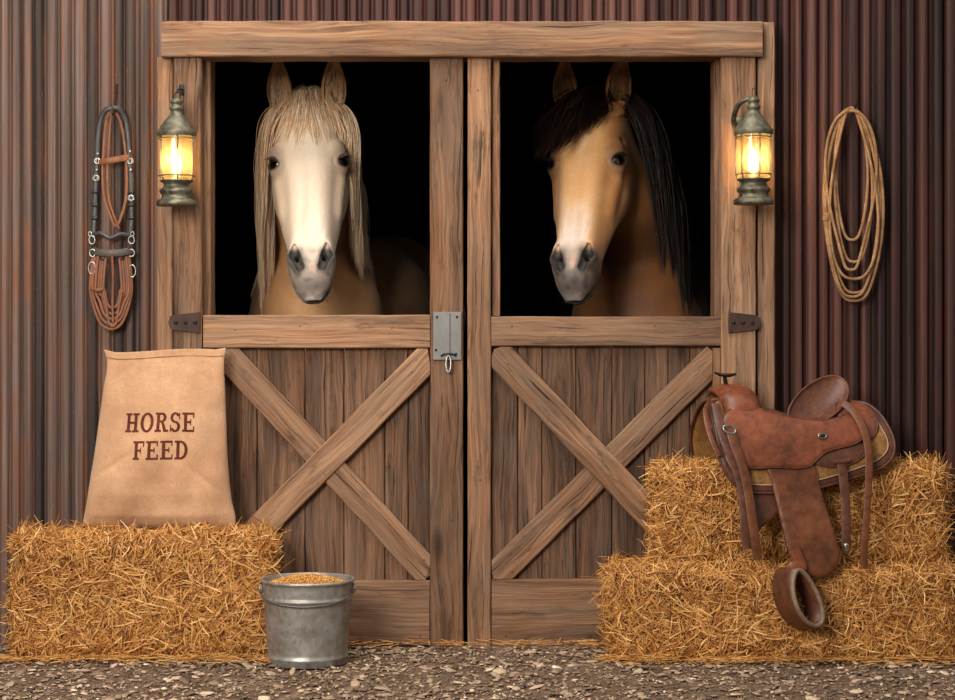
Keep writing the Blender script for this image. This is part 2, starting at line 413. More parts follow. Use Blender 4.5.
def scatter(name, base, cen, size, rot_z, tilt, rnd, mat, jitter=0.0, parent=None, rg=RNG):
    bv, bf = base; n = len(cen); k = len(bv)
    v = np.repeat(bv[None], n, 0)
    if jitter: v = v*(1+rg.uniform(-jitter, jitter, (n, k, 1)))
    v = v*size[:, None, :]
    ct, st = np.cos(tilt)[:, None], np.sin(tilt)[:, None]
    x, y, z = v[..., 0], v[..., 1], v[..., 2]
    x, z = x*ct - z*st, x*st + z*ct
    cr, sr = np.cos(rot_z)[:, None], np.sin(rot_z)[:, None]
    x, y = x*cr - y*sr, x*sr + y*cr
    v = np.stack([x, y, z], -1) + cen[:, None, :]
    F = (bf[None] + (np.arange(n)*k)[:, None, None]).reshape(-1, 3)
    return mk(name, v.reshape(-1, 3), F, mat, parent, True, np.repeat(rnd, k))
STONE = ramped('gravel_stone', [(0, lin(62, 52, 46)), (.3, lin(116, 97, 80)), (.55, lin(152, 128, 106)), (.76, lin(184, 160, 134)), (.92, lin(212, 190, 160)), (1, lin(236, 224, 206))], .8, 0, 130, .2)
def gravel():
    rg = np.random.default_rng(2)
    root = thing('gravel', 'tan and grey gravel and grit strewn over the bare earth', 'gravel', (0, -.5, 0), None, 'stuff')
    def pts(n): return rg.uniform(-2.2, 2.2, n), -.1 - 1.6*rg.uniform(0, 1, n)**1.15
    n = 4200; x, y = pts(n); s = rg.lognormal(math.log(.0085), .38, n).clip(.004, .021)
    sz = np.c_[s*rg.uniform(.9, 1.5, n), s*rg.uniform(.7, 1.2, n), s*rg.uniform(.14, .34, n)]
    o = scatter('stones', ico(1), np.c_[x, y, sz[:, 2]*.35], sz, rg.uniform(0, 6.28, n), rg.normal(0, .25, n), rg.beta(2.2, 2.2, n), STONE, .14, root, rg)
    o['kind'] = 'stuff'
    n = 15000; x, y = pts(n); s = rg.lognormal(math.log(.0042), .35, n).clip(.002, .009)
    sz = np.c_[s*rg.uniform(.9, 1.7, n), s*rg.uniform(.6, 1.0, n), s*rg.uniform(.25, .6, n)]
    o = scatter('grit', ico(0), np.c_[x, y, sz[:, 2]*.3], sz, rg.uniform(0, 6.28, n), rg.normal(0, .35, n), rg.beta(2, 2.4, n), STONE, .2, root, rg)
    o['kind'] = 'stuff'
gravel()

# ------------------------------------------------------------------ the two stalls behind
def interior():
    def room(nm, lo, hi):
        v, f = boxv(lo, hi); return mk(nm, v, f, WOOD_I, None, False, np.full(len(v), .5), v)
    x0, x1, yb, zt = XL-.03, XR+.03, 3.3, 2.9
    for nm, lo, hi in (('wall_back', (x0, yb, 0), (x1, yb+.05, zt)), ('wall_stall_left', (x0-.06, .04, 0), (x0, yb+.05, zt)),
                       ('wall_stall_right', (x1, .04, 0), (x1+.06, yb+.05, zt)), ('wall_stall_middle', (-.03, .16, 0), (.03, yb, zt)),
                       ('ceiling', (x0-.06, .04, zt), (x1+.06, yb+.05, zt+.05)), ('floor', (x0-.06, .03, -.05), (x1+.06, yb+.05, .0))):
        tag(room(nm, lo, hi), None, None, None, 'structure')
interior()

# ------------------------------------------------------------------ the door leaves
def brace(px0, py0, px1, py1, w, y0, y1):
    """timber whose centre line joins two picture points, w wide in pixels"""
    a, b = P(px0, py0, y0), P(px1, py1, y0); d = norm(b-a)
    W = np.array([-d[2], 0, d[0]])*(w/2*(D+y0)/FP); ym, t = (y0+y1)/2, (y1-y0)/2
    a[1] = b[1] = ym
    return a, b, W, np.array([0, t, 0]), d
SH = 22  # metal hardware shades
def nail_heads(parent, spots, y, r=.0035, name='nail'):
    mb = MB()
    for px, py in spots:
        v, f = ellipsoid(P(px, py, y), (r, .0018, r), 10, 6); mb.add(v, f)
    return tag(mb.obj(name, IRON_RUST, parent), None, None, None, 'stuff' if len(spots) > 100 else None)
def make_door(n, side):
    root = thing('door_%d' % n, None, None, (X(332 if side < 0 else 610), -.03, 0), None, 'structure')
    yf, yp = -.062, -.034
    if side < 0:
        boards('stile', [rect(430, 57.5, 463, 648, yf, -.012)], WOOD_M, root, None)
        boards('stile', [rect(203, 316, 214, 648, yf+.004, -.012)], WOOD_M, root, None)
        boards('top_rail', [rect(203, 315, 430, 348, yf-.004, -.012, False)], WOOD_L, root, None)
        boards('bottom_rail', [rect(214, 580.5, 429.6, 646, yf+.002, -.012, False)], WOOD_M, root, None)
        edges = [212, 223, 257, 305, 344, 385, 408, 431.5]
        A = brace(214, 342, 440, 586, 28, yf+.004, yf+.024); B = brace(433, 352, 215, 574, 28, yf-.004, yf+.022)
        lat = 430
    else:
        boards('stile', [rect(467.5, 57.5, 491, 650, yf, -.012)], WOOD_M, root, None)
        boards('stop_bead', [rect(492, 57.5, 500, 316, yf+.03, -.012)], WOOD_M, root, None)
        boards('stile', [rect(713, 348, 721, 648, yf+.004, -.012)], WOOD_M, root, None)
        boards('top_rail', [rect(491.4, 316.5, 721, 346, yf-.004, -.012, False)], WOOD_L, root, None)
        boards('bottom_rail', [rect(491.6, 579.5, 721, 650, yf+.002, -.012, False)], WOOD_M, root, None)
        edges = [491, 518, 542, 576, 612, 645, 668, 690, 714]
        B = brace(494, 349, 722, 592, 29, yf-.004, yf+.022); A = brace(489, 583, 724, 349, 28, yf+.004, yf+.024)
    # tongue and groove planks: one panel
    sp = []
    for i in range(len(edges)-1):
        dy = random.uniform(-.0015, .0015)
        sp.append(rect(edges[i]+.4, 346, edges[i+1]-.4, 584, yp+dy, -.016))
    boards('plank_panel', sp, WOOD_D, root, None, chamf=.003)
    # clip the braces to the panel opening: build with mitred ends
    for q in (A, B):
        a, b, W, T, d = q
        s = d[2]/d[0]
        x0, x1 = (X(214.2, yf), X(430, yf)) if side < 0 else (X(491.8, yf), X(712.6, yf))
        zt_, zb_ = (Z(348.6, yf), Z(580, yf)) if side < 0 else (Z(346.8, yf), Z(579, yf))
        mb = MB(); board(mb, a, b, W, T)
        v = mb.v[0]; g = mb.g[0]
        # slide vertices along the brace until they lie inside the opening
        for i in range(len(v)):
            t = 0.0
            for _ in range(2):
                p = v[i]
                if p[0] < x0: t = (x0-p[0])/d[0]
                elif p[0] > x1: t = (x1-p[0])/d[0]
                else: t = 0
                v[i] = p + d*t; g[i][0] += t
                p = v[i]
                if p[2] > zt_: t = (zt_-p[2])/d[2]
                elif p[2] < zb_: t = (zb_-p[2])/d[2]
                else: t = 0
                v[i] = p + d*t; g[i][0] += t
        o = mb.obj('cross_brace', WOOD_L, root); o.data.set_sharp_from_angle(angle=math.radians(42))
    # nails
    sp = []
    if side < 0:
        sp = [(235, 330), (262, 338), (300, 326), (345, 338), (392, 328), (420, 337), (446, 80), (446, 400), (452, 520), (440, 630), (232, 365), (246, 372), (318, 452), (332, 462), (325, 474), (416, 566), (424, 560), (420, 360), (412, 372), (360, 592), (360, 636), (420, 590), (420, 636), (300, 594)]
    else:
        sp = [(512, 326), (520, 338), (560, 328), (610, 338), (655, 326), (704, 336), (478, 90), (478, 330), (480, 480), (478, 620), (508, 364), (516, 374), (606, 466), (616, 452), (598, 454), (504, 566), (512, 572), (506, 592), (506, 636), (560, 594), (590, 636), (706, 366)]
    sp = sp[::2]
    mb = MB()
    for px, py in sp:
        v, f = ellipsoid(P(px, py, yf-.004), (.0026, .002, .0026), 8, 6); mb.add(v, f)
    mb.obj('nail_heads', IRON_RUST, root)
    return root
door_l = make_door(1, -1)
door_r = make_door(2, 1)

# latch plate with its hasp on the left leaf
def latch():
    y = -.068
    x0, x1, z0, z1 = X(433, y), X(461.5, y), Z(360, y), Z(312, y)
    v, f = boxv((x0, y-.004, z0), (x1, y+.006, z1), .0015)
    pl = mk('latch_plate', v, f, ZINC_PLATE, door_l, False); pl['label'] = 'dull grey zinc latch plate'
    mb = MB()
    for px, py in ((437, 317), (457, 317), (436, 350), (456, 354)):
        v, f = ellipsoid(P(px, py, y-.0045), (.0045, .003, .0045), 10, 6); mb.add(v, f)
    mb.obj('screw_heads', IRON, pl)
    # folded fold line of the plate
    v, f = boxv((X(450, y)-.001, y-.0055, z0+.01), (X(450, y)+.001, y-.003, z1-.004)); mk('seam', v, f, IRON, pl, False)
    a = np.linspace(0, 2*math.pi, 25)[:-1]
    c = P(448.5, 364, y-.013)
    path = np.c_[c[0]+.0085*np.cos(a), c[1]+.004*np.sin(a), c[2]+.028*np.sin(a)*1.0]
    v, f = sweep(path, circ(.0036, 8), True); r = mk('latch_ring', v, f, STEEL, door_l); r['label'] = 'bright steel latch ring'
    v, f = sweep(catmull([P(441, 356, y-.006), P(445, 354, y-.016), P(452, 354, y-.016), P(456, 356, y-.006)], 6), circ(.003, 8)); mk('staple', v, f, IRON, pl)
latch()
def strap_hinge(px0, px1, py0, py1, y, parent, flip):
    a, b = P(px0, py0, y), P(px1, py1, y)
    x0, x1, z1, z0 = a[0], b[0], a[2], b[2]; zc = (z0+z1)/2; h = (z1-z0)/2
    s = -1 if flip else 1
    # tapered strap with a round end
    L = abs(x1-x0); n = 14; pts = []
    for i in range(n+1):
        t = i/n; hh = h*(1-.35*t)
        if t > .88: hh *= math.sqrt(max(0, 1-((t-.88)/.12)**2))*.98+.02
        pts.append((t, hh))
    xs = [(x0 + L*t) if not flip else (x1 - L*t) for t, _ in pts]
    V = []; 
    for (t, hh), x in zip(pts, xs): V += [(x, y, zc-hh), (x, y, zc+hh), (x, y+.008, zc+hh), (x, y+.008, zc-hh)]
    F = [(i*4+j, i*4+(j+1) % 4, (i+1)*4+(j+1) % 4, (i+1)*4+j) for i in range(n) for j in range(4)] + [(3, 2, 1, 0), tuple(n*4+j for j in range(4))]
    if not flip: F = [q[::-1] for q in F]
    o = mk('strap_hinge', V, F, IRON_RUST, parent, False)
    mb = MB()
    for t in (.15, .45, .75):
        x = x0+L*t if not flip else x1-L*t
        v, f = ellipsoid((x, y-.001, zc), (.007, .005, .007), 10, 6); mb.add(v, f)
    mb.obj('bolt_heads', IRON, o)
    return o
strap_hinge(168, 201, 313, 334, -.088, None, True) if False else None
h = strap_hinge(168, 200, 312, 333, -.088, door_l, True)
h = strap_hinge(729, 760, 312, 333, -.088, door_r, False)
# ================================================================== HORSES
def dens(tab, n=240):
    a = np.array([q[0] for q in tab], float); xs = np.linspace(a[0], a[-1], n); out = [xs]
    for c in range(1, len(tab[0])):
        y = np.interp(xs, a, [q[c] for q in tab])
        k = np.exp(-np.linspace(-2, 2, 17)**2); k /= k.sum()
        out.append(np.convolve(np.pad(y, 8, mode='reflect', reflect_type='odd'), k, 'valid'))
    return out
def smin(a, b, k):
    h = np.clip(.5+.5*(b-a)/k, 0, 1); return b*(1-h)+a*h - k*h*(1-h)
def smax(a, b, k): return -smin(-a, -b, k)
def sd_ell(p, c, r, R=None):
    q = p - np.asarray(c)
    if R is not None: q = q @ np.asarray(R)
    r = np.asarray(r); k0 = np.linalg.norm(q/r, axis=-1); k1 = np.linalg.norm(q/(r*r), axis=-1)
    return k0*(k0-1)/(k1+1e-9)
def sd_cap(p, a, b, ra, rb=None):
    a, b = np.asarray(a, float), np.asarray(b, float); rb = ra if rb is None else rb
    ab = b-a; t = np.clip(((p-a)@ab)/(ab@ab), 0, 1)
    return np.linalg.norm(p-a-t[..., None]*ab, axis=-1) - (ra+(rb-ra)*t)
# head: coordinates (x lateral, a down the face from the poll, d out of the face)
TAB = dens([ # a, top d, half height, half width
 (-.10, -.12, .06, .060), (-.03, -.035, .075, .088), (.04, -.008, .10, .108), (.10, .006, .12, .122), (.16, .014, .13, .132), (.235, .014, .13, .136), (.31, .008, .125, .112), (.39, .000, .108, .094),
 (.47, -.005, .092, .084), (.55, -.009, .082, .080), (.62, -.008, .078, .079), (.68, -.012, .070, .078), (.725, -.026, .055, .070), (.765, -.052, .033, .050), (.80, -.08, .012, .022)])
JAW = dens([ # a, centre d, half height, half width
 (.08, -.19, .07, .07), (.16, -.20, .105, .105), (.24, -.20, .12, .126), (.32, -.185, .115, .130), (.40, -.155, .095, .117), (.50, -.13, .070, .092), (.60, -.135, .05, .052), (.70, -.128, .042, .048), (.745, -.120, .032, .040), (.775, -.115, .010, .014)])
def tube_sd(p, a, cd, hh, hw, A0, A1, e=2.3):
    x = np.abs(p[..., 0])/hw; y = np.abs(p[..., 2]-cd)/hh
    r = (x**e + y**e)**(1/e); m = np.minimum(hw, hh)
    f = (r-1)*m*.92
    over = np.maximum(A0-a, a-A1)
    return np.maximum(f, over)
def mir(p): q = p.copy(); q[..., 0] = np.abs(q[..., 0]); return q
EYE_C = np.array([.1075, .245, -.054]); EYE_R = .034
EYE_N = norm(np.array([.80, .10, .60]))
def eye_axes():
    g = norm(np.cross(EYE_N, [0, 1, 0])); g = g if g[2] > 0 else -g          # forward along the surface
    t = norm(.50*np.array([0, 1., 0]) + .87*g); t = norm(t - EYE_N*np.dot(t, EYE_N)); b = np.cross(EYE_N, t)
    return t, b
EYE_T, EYE_B = eye_axes()
def head_sd(p):
    """p: (...,3) head coordinates"""
    q = mir(p); a = p[..., 1]
    top, hh, hw = [np.interp(a, TAB[0], TAB[i]) for i in (1, 2, 3)]
    f = tube_sd(p, a, top-hh, hh, hw, -.10, .80)
    jc, jh, jw = [np.interp(a, JAW[0], JAW[i]) for i in (1, 2, 3)]
    g = tube_sd(p, a, jc, jh, jw, .06, .775, 2.1)
    f = smin(f, g, .055)
    f = smin(f, sd_ell(q, (.080, .285, -.175), (.050, .125, .105)), .03)         # masseter
    f = smin(f, sd_ell(q, (.104, .215, -.045), (.036, .055, .038)), .025)       # brow
    f = smin(f, sd_ell(q, (.108, .255, -.062), (.037, .042, .040)), .02)
    f = smin(f, sd_cap(q, (.106, .31, -.082), (.090, .44, -.088), .012, .008), .045)
    f = smin(f, sd_cap(q, (.036, .28, -.030), (.028, .58, -.022), .010, .012), .07)
    f = smin(f, sd_ell(q, (.050, .655, -.048), (.031, .056, .048)), .03)        # nostril flare
    f = smin(f, sd_ell(p, (0, .722, -.060), (.056, .046, .048)), .025)          # upper lip
    f = smin(f, sd_ell(p, (0, .745, -.124), (.050, .040, .038)), .02)           # chin
    f = smax(f, -sd_ell(q, (.112, .175, -.085), (.018, .035, .020)), .03)       # hollow above the eye
    f = smax(f, -sd_ell(p, (0, .60, .012), (.020, .085, .012)), .03)            # dip between the nostrils
    # nostril: comma shaped hole
    nst = smin(sd_cap(q, (.038, .704, -.018), (.058, .655, -.012), .014, .0175), sd_cap(q, (.058, .655, -.012), (.056, .618, -.014), .0175, .008), .012)
    nst = smin(nst, sd_cap(q, (.050, .665, -.015), (.045, .655, -.065), .014, .008), .01)
    rim = smin(sd_cap(q, (.034, .708, -.024), (.070, .66, -.022), .012, .012), sd_cap(q, (.070, .66, -.024), (.060, .612, -.018), .011, .006), .01)
    f = smin(f, rim, .018)
    f = smax(f, -nst, .008)
    # mouth: groove from the front of the lips back to the corner
    F0, C0 = np.array([.80, -.098]), np.array([.625, -.118]); e = C0-F0; L = np.linalg.norm(e); e = e/L
    r0 = a-F0[0]; r1 = p[..., 2]-F0[1]; s = r0*e[0]+r1*e[1]; qq = r0*(-e[1])+r1*e[0]
    m = np.clip((L-s)/.03, 0, 1)
    f = f + .013*np.exp(-(qq/.0065)**2)*m
    # wrinkle above the nostril
    f = f + .003*np.exp(-((q[..., 0]-.03-(.63-a)*.25)/.006)**2)*np.clip(1-np.abs(a-.58)/.05, 0, 1)
    # eye opening with lids
    de = q-EYE_C; n_ = de@EYE_N; t_ = de@EYE_T; b_ = de@EYE_B
    lid = np.abs(np.linalg.norm(de, axis=-1)-(EYE_R+.003)) - .0055
    lid = np.maximum(lid, -n_)
    alm = np.sqrt((t_/.030)**2 + (b_/.0215)**2) - 1
    alm = alm*.0215
    f = smin(f, lid, .008)
    hole = np.maximum(alm, np.linalg.norm(de, axis=-1)-.05)
    f = np.maximum(f, -np.maximum(hole, -n_+.004))
    f = f + .003*np.exp(-((alm-.012)/.003)**2)*(n_ > 0)*np.clip(1-np.abs(alm)/.04, 0, 1)
    return f
def ear_sd(p, root, axis, front, L, w):
    """leaf shaped, cupped ear"""
    ax = norm(axis); fr = norm(front - ax*np.dot(front, ax)); sd = np.cross(ax, fr)
    q = p - root; s = q@ax; x = q@sd; y = q@fr; u = np.clip(s/L, 0, 1)
    prof = w*np.interp(u, [0, .12, .3, .5, .7, .85, .95, 1], [.62, .82, 1.0, .95, .72, .45, .2, .04])
    dep = prof*.78
    yc = -.35*prof + .012*np.sin(u*3.1)
    r = np.sqrt((x/prof)**2 + ((y-yc)/dep)**2); outer = (r-1)*np.minimum(prof, dep)
    outer = np.maximum(outer, np.maximum(-s-.02, s-L))
    pin = np.maximum(prof-.0085, .001); din = np.maximum(dep-.0085, .001)
    y2 = y-yc-.012*(1-u*.5)
    ri = np.sqrt((x/pin)**2 + (y2/(din*1.05))**2); inner = (ri-1)*np.minimum(pin, din)
    inner = np.maximum(inner, .030-s)
    return smax(outer, -inner, .004)
def surface_nets(F, ax):
    S = F < 0; nx, ny, nz = F.shape
    c = np.zeros((nx-1, ny-1, nz-1), np.uint8)
    for i in (0, 1):
        for j in (0, 1):
            for k in (0, 1): c += S[i:nx-1+i, j:ny-1+j, k:nz-1+k]
    act = (c > 0) & (c < 8); idx = np.argwhere(act); n = len(idx)
    vid = np.full(act.shape, -1, np.int64); vid[tuple(idx.T)] = np.arange(n)
    acc = np.zeros((n, 3)); cnt = np.zeros(n)
    xs, ys, zs = ax
    for d in range(3):
        o1, o2 = [q for q in range(3) if q != d]
        for u in (0, 1):
            for v in (0, 1):
                a = idx.copy(); a[:, o1] += u; a[:, o2] += v; b = a.copy(); b[:, d] += 1
                fa, fb = F[tuple(a.T)], F[tuple(b.T)]; m = (fa < 0) != (fb < 0)
                t = np.where(m, fa/(fa-fb+1e-20), 0)
                pa = np.c_[xs[a[:, 0]], ys[a[:, 1]], zs[a[:, 2]]]; pb = np.c_[xs[b[:, 0]], ys[b[:, 1]], zs[b[:, 2]]]
                acc += np.where(m[:, None], pa+(pb-pa)*t[:, None], 0); cnt += m
    V = acc/np.maximum(cnt, 1)[:, None]; Q = []
    for d in range(3):
        o1, o2 = [(1, 2), (2, 0), (0, 1)][d]
        sl0 = [slice(None)]*3; sl1 = [slice(None)]*3; sl0[d] = slice(0, -1); sl1[d] = slice(1, None)
        for q in (o1, o2): sl0[q] = slice(1, -1); sl1[q] = slice(1, -1)
        s0, s1 = S[tuple(sl0)], S[tuple(sl1)]; e = np.argwhere(s0 != s1); inside = s0[tuple(e.T)]
        e = e.copy(); e[:, o1] += 1; e[:, o2] += 1
        def cell(u, v):
            q = e.copy(); q[:, o1] -= u; q[:, o2] -= v; return vid[tuple(q.T)]
        quad = np.c_[cell(1, 1), cell(0, 1), cell(0, 0), cell(1, 0)]
        quad[~inside] = quad[~inside][:, ::-1]; Q.append(quad)
    return V, np.concatenate(Q)
def axis_pts(lo, hi, segs):
    """segs: list of (start, end, fine step); coarse elsewhere"""
    p = [lo]; 
    while p[-1] < hi:
        x = p[-1]; st = segs['coarse']
        for a, b, s in segs['fine']:
            if a <= x <= b: st = min(st, s)
            elif x < a: st = min(st, max(s, (a-x)*.25+s))
            elif x > b: st = min(st, max(s, (x-b)*.25+s))
        p.append(x+st)
    return np.array(p)
def coat(name, streak=.10, rough=.55):
    N = NT(name); o = N.obj(); pig = N.attr('pig', 'Color')
    f = N.noise(N.vmul(o, (190, 190, 34)), 1, 4, .65); b = N.noise(N.vmul(o, (16, 16, 9)), 1, 5, .65); s = N.noise(o, 300, 2, .5)
    c = N.mix(N.math('MULTIPLY', N.rng(f, .3, .7), streak*2), pig, N.mix(1.0, pig, (.62, .55, .5), 'MULTIPLY'))
    c = N.mix(N.math('MULTIPLY', N.rng(b, .35, .7), streak*1.6), c, N.mix(1.0, pig, (.72, .64, .56), 'MULTIPLY'))
    return N.done(N.bsdf(c, rough, N.bump(N.math('ADD', N.math('MULTIPLY', f, 1.3), s), .35, .003), Specular_IOR_Level=.35, Sheen_Weight=.15, Sheen_Roughness=.4))
def hairmat(name, stops, rough=.42, spec=.5):
    N = NT(name); r = N.attr('rnd'); o = N.obj(); n = N.noise(N.vmul(o, (90, 90, 6)), 1, 3, .6)
    c = N.ramp(N.math('ADD', r, N.rng(n, .3, .7, -.15, .15)), stops)
    return N.done(N.bsdf(c, rough, Specular_IOR_Level=spec))
def eyemat():
    N = NT('dark_horse_eye'); c = N.attr('pig', 'Color')
    return N.done(N.bsdf(c, .06, Specular_IOR_Level=.7, Coat_Weight=.6, Coat_Roughness=.03))
EYE_M = eyemat()

def strands(roots, dirs, lens, widths, sdf, rg, nseg=14, grav=2.2, margin=.006, wave=.006, pull=None, gvec=(0, 0, -1)):
    """comb hair: grows from roots, bends to gravity, stays off the body"""
    n = len(roots); p = roots.copy(); d = norm(dirs); pts = [p.copy()]; ds = (lens/nseg)[:, None]
    ph = rg.uniform(0, 6.28, (n, 3)); fq = rg.uniform(2, 6, (n, 1)); G = np.array(gvec, float)
    for k in range(nseg):
        w = grav*ds*4
        d = norm(d + G*w + (pull*ds if pull is not None else 0))
        s = (k+1)/nseg
        q = p + d*ds + wave*ds*4*np.sin(ph+fq*s*3.1)
        f = sdf(q); bad = f < margin
        if bad.any():
            e = .004; gr = np.zeros_like(q[bad])
            for ax_ in range(3):
                h = np.zeros(3); h[ax_] = e; gr[:, ax_] = sdf(q[bad]+h)-sdf(q[bad]-h)
            q[bad] += norm(gr)*(margin-f[bad])[:, None]
        d = norm(q-p)*.6 + d*.4; p = q; pts.append(p.copy())
    return np.stack(pts, 1)          # n, nseg+1, 3
def hair_mesh(name, paths, widths, rnd, mat, parent, sides=3):
    n, m, _ = paths.shape; t = norm(np.gradient(paths, axis=1))
    u = norm(np.cross(t, np.array([.2, 1, .1]))); b = np.cross(t, u)
    prof = np.interp(np.linspace(0, 1, m), [0, .1, .6, .85, 1], [.8, 1, .85, .5, .06])
    a = np.arange(sides)*2*math.pi/sides
    r = (widths[:, None]*prof[None])[..., None, None]
    V = paths[:, :, None, :] + r*(np.cos(a)[None, None, :, None]*u[:, :, None, :] + np.sin(a)[None, None, :, None]*b[:, :, None, :])
    V = V.reshape(-1, 3); i = np.arange(m-1)[:, None]; j = np.arange(sides)[None]; j2 = (j+1) % sides
    q = np.stack([i*sides+j, i*sides+j2, (i+1)*sides+j2, (i+1)*sides+j], -1).reshape(-1, 4)
    F = (q[None] + (np.arange(n)*m*sides)[:, None, None]).reshape(-1, 4)
    return mk(name, V, F, mat, parent, True, np.repeat(rnd, m*sides))

def make_horse(kind):
    W = kind == 'white'
    rg = np.random.default_rng(5 if W else 9)
    if W:
        poll = P(306.5, 101, .47); yaw, pitch, roll = math.radians(-3), math.radians(61.5), math.radians(-2.6)
    else:
        poll = P(589, 100, .47); yaw, pitch, roll = math.radians(19), math.radians(61.5), math.radians(-2.2)
    # head frame: a down the face, d out of the face, x lateral (viewer's right when facing the camera)
    a0 = np.array([0, -math.cos(pitch), -math.sin(pitch)]); d0 = np.array([0, -math.sin(pitch), math.cos(pitch)]); x0 = np.array([1., 0, 0])
    def rz(v, t): c, s = math.cos(t), math.sin(t); return np.array([c*v[0]-s*v[1], s*v[0]+c*v[1], v[2]])
    def ry(v, t): c, s = math.cos(t), math.sin(t); return np.array([c*v[0]+s*v[2], v[1], -s*v[0]+c*v[2]])
    # yaw > 0 turns the nose towards the viewer's left
    R = np.array([ry(rz(v, -yaw), roll) for v in (x0, a0, d0)])      # rows: world vectors of head axes
    toH = lambda p: (p-poll)@R.T
    toW = lambda h: np.asarray(h)@R + poll
    # body layout in world space
    if W:
        nk = [toW((0, .03, -.15)), np.array([X(316, .72), .72, 1.56]), np.array([X(318, .95), .95, 1.33])]; nr = [.115, .15, .20]
        chest = np.array([X(316, .80), .80, 1.08]); cr = np.array([.255, .27, .33]); bdir = norm([.17, 1, 0])
    else:
        nk = [toW((0, .03, -.15)), np.array([X(622, .72), .72, 1.52]), np.array([X(640, .95), .95, 1.30])]; nr = [.115, .155, .21]
        chest = np.array([X(640, .84), .84, 1.06]); cr = np.array([.27, .28, .33]); bdir = norm([.03, 1, 0])
    up = np.array([0, 0, 1.]); lat = np.cross(bdir, up)          # lat = +x roughly
    Rb = np.array([lat, bdir, up]).T
    wither = chest + bdir*.30 + up*.17; barrel = chest + bdir*.78 + up*.06; croup = chest + bdir*1.38 + up*.10
    legs = []
    for s in (-1, 1):
        sh = chest + lat*s*.15 + bdir*.05 - up*.12; el = chest + lat*s*.16 + bdir*.12 - up*.34
        kn = np.array([*(el+bdir*-.03)[:2], .50]); fe = np.array([*(el+bdir*-.01)[:2], .12]); ho = np.array([*(el+bdir*-.05)[:2], .035])
        legs.append([(sh, .15), (el, .085), (kn, .048), (kn-up*.05, .042), (fe, .038), (ho, .055)])
        hp = croup + lat*s*.15 - up*.05; st = croup + lat*s*.17 + bdir*-.10 - up*.42
        hk = np.array([*(croup+lat*s*.15+bdir*.20)[:2], .56]); f2 = np.array([*(croup+lat*s*.15+bdir*.14)[:2], .12]); h2 = np.array([*(croup+lat*s*.15+bdir*.09)[:2], .035])
        legs.append([(hp, .20), (st, .12), (hk, .055), (hk-up*.06, .045), (f2, .038), (h2, .055)])
    def body_sd(p):
        f = sd_ell(p, chest, cr, Rb)
        f = smin(f, sd_ell(p, barrel, (.30, .62, .34), Rb), .10)
        f = smin(f, sd_ell(p, croup, (.28, .34, .34), Rb), .10)
        f = smin(f, sd_ell(p, wither, (.10, .24, .17), Rb), .10)
        for i in range(2): f = smin(f, sd_cap(p, nk[i], nk[i+1], nr[i], nr[i+1]), .08)
        f = smin(f, sd_cap(p, nk[2], chest+up*.05, nr[2], .22), .08)
        for lg in legs:
            for i in range(len(lg)-1): f = smin(f, sd_cap(p, lg[i][0], lg[i+1][0], lg[i][1], lg[i+1][1]), .05 if i == 0 else .02)
        # breast groove
        return f
    ears = []
    for s in (-1, 1):
        if W: root = toW((s*.100, .015, -.050)); axis = np.array([s*.02 - .02, -.10, 1.0]); front = np.array([s*.25, -1, .05])
        else: root = toW((s*.100, .018, -.045)); axis = np.array([s*.05 + .005, -.12, 1.0]); front = np.array([s*.22-.12, -1, .05])
        ears.append((root, axis, front, .215, .049))
    def full_sd(p):
        sh = p.shape[:-1]; q = p.reshape(-1, 3); f = body_sd(q); h = toH(q)
        near = (h[:, 1] > -.16) & (h[:, 1] < .86) & (np.abs(h[:, 0]) < .22) & (h[:, 2] < .08) & (h[:, 2] > -.40)
        g = np.full(len(q), 9.0)
        if near.any(): g[near] = head_sd(h[near])
        f = smin(f, g, .05)
        for e in ears:
            nr_ = np.linalg.norm(q-(e[0]+norm(e[1])*.1), axis=-1) < .19
            if nr_.any(): f[nr_] = smin(f[nr_], ear_sd(q[nr_], *e), .016)
        return f.reshape(sh)
    cx = toW((0, .35, -.1))
    hx0, hx1 = poll[0]-.19-(.06 if not W else .02), poll[0]+.20
    xs = axis_pts(chest[0]-.50, chest[0]+.72, dict(coarse=.028, fine=[(hx0, hx1, .0047)]))
    ys = axis_pts(poll[1]-.36, chest[1]+2.0, dict(coarse=.04, fine=[(poll[1]-.36, poll[1]+.08, .0047)]))
    zs = axis_pts(-.03, 2.2, dict(coarse=.03, fine=[(poll[2]-.80, poll[2]+.25, .0047)]))
    F = np.empty((len(xs), len(ys), len(zs)), np.float32)
    YY, ZZ = np.meshgrid(ys, zs, indexing='ij')
    for i0 in range(0, len(xs), 12):
        xx = xs[i0:i0+12]; p = np.empty((len(xx),)+YY.shape+(3,)); p[..., 0] = xx[:, None, None]; p[..., 1] = YY; p[..., 2] = ZZ
        F[i0:i0+12] = full_sd(p)
    V, Q = surface_nets(F, (xs, ys, zs))
    h = toH(V); hx, ha, hd = h.T; q = mir(h)
    # ---- pigment
    n1 = np.array([mnoise.noise(Vector(v)*9) for v in V])*.5+.5; n2 = np.array([mnoise.noise(Vector(v)*38) for v in V])*.5+.5
    def st(x, a, b): t = np.clip((x-a)/(b-a), 0, 1); return t*t*(3-2*t)
    inhead = (ha > -.08) & (np.abs(hx) < .20) & (hd > -.38) & (ha < .84)
    hw = st(ha, -.02, .10)*st(hd, -.36, -.24)*inhead
    def mixc(c, c2, w): return c*(1-w[:, None]) + np.array(c2)*w[:, None]
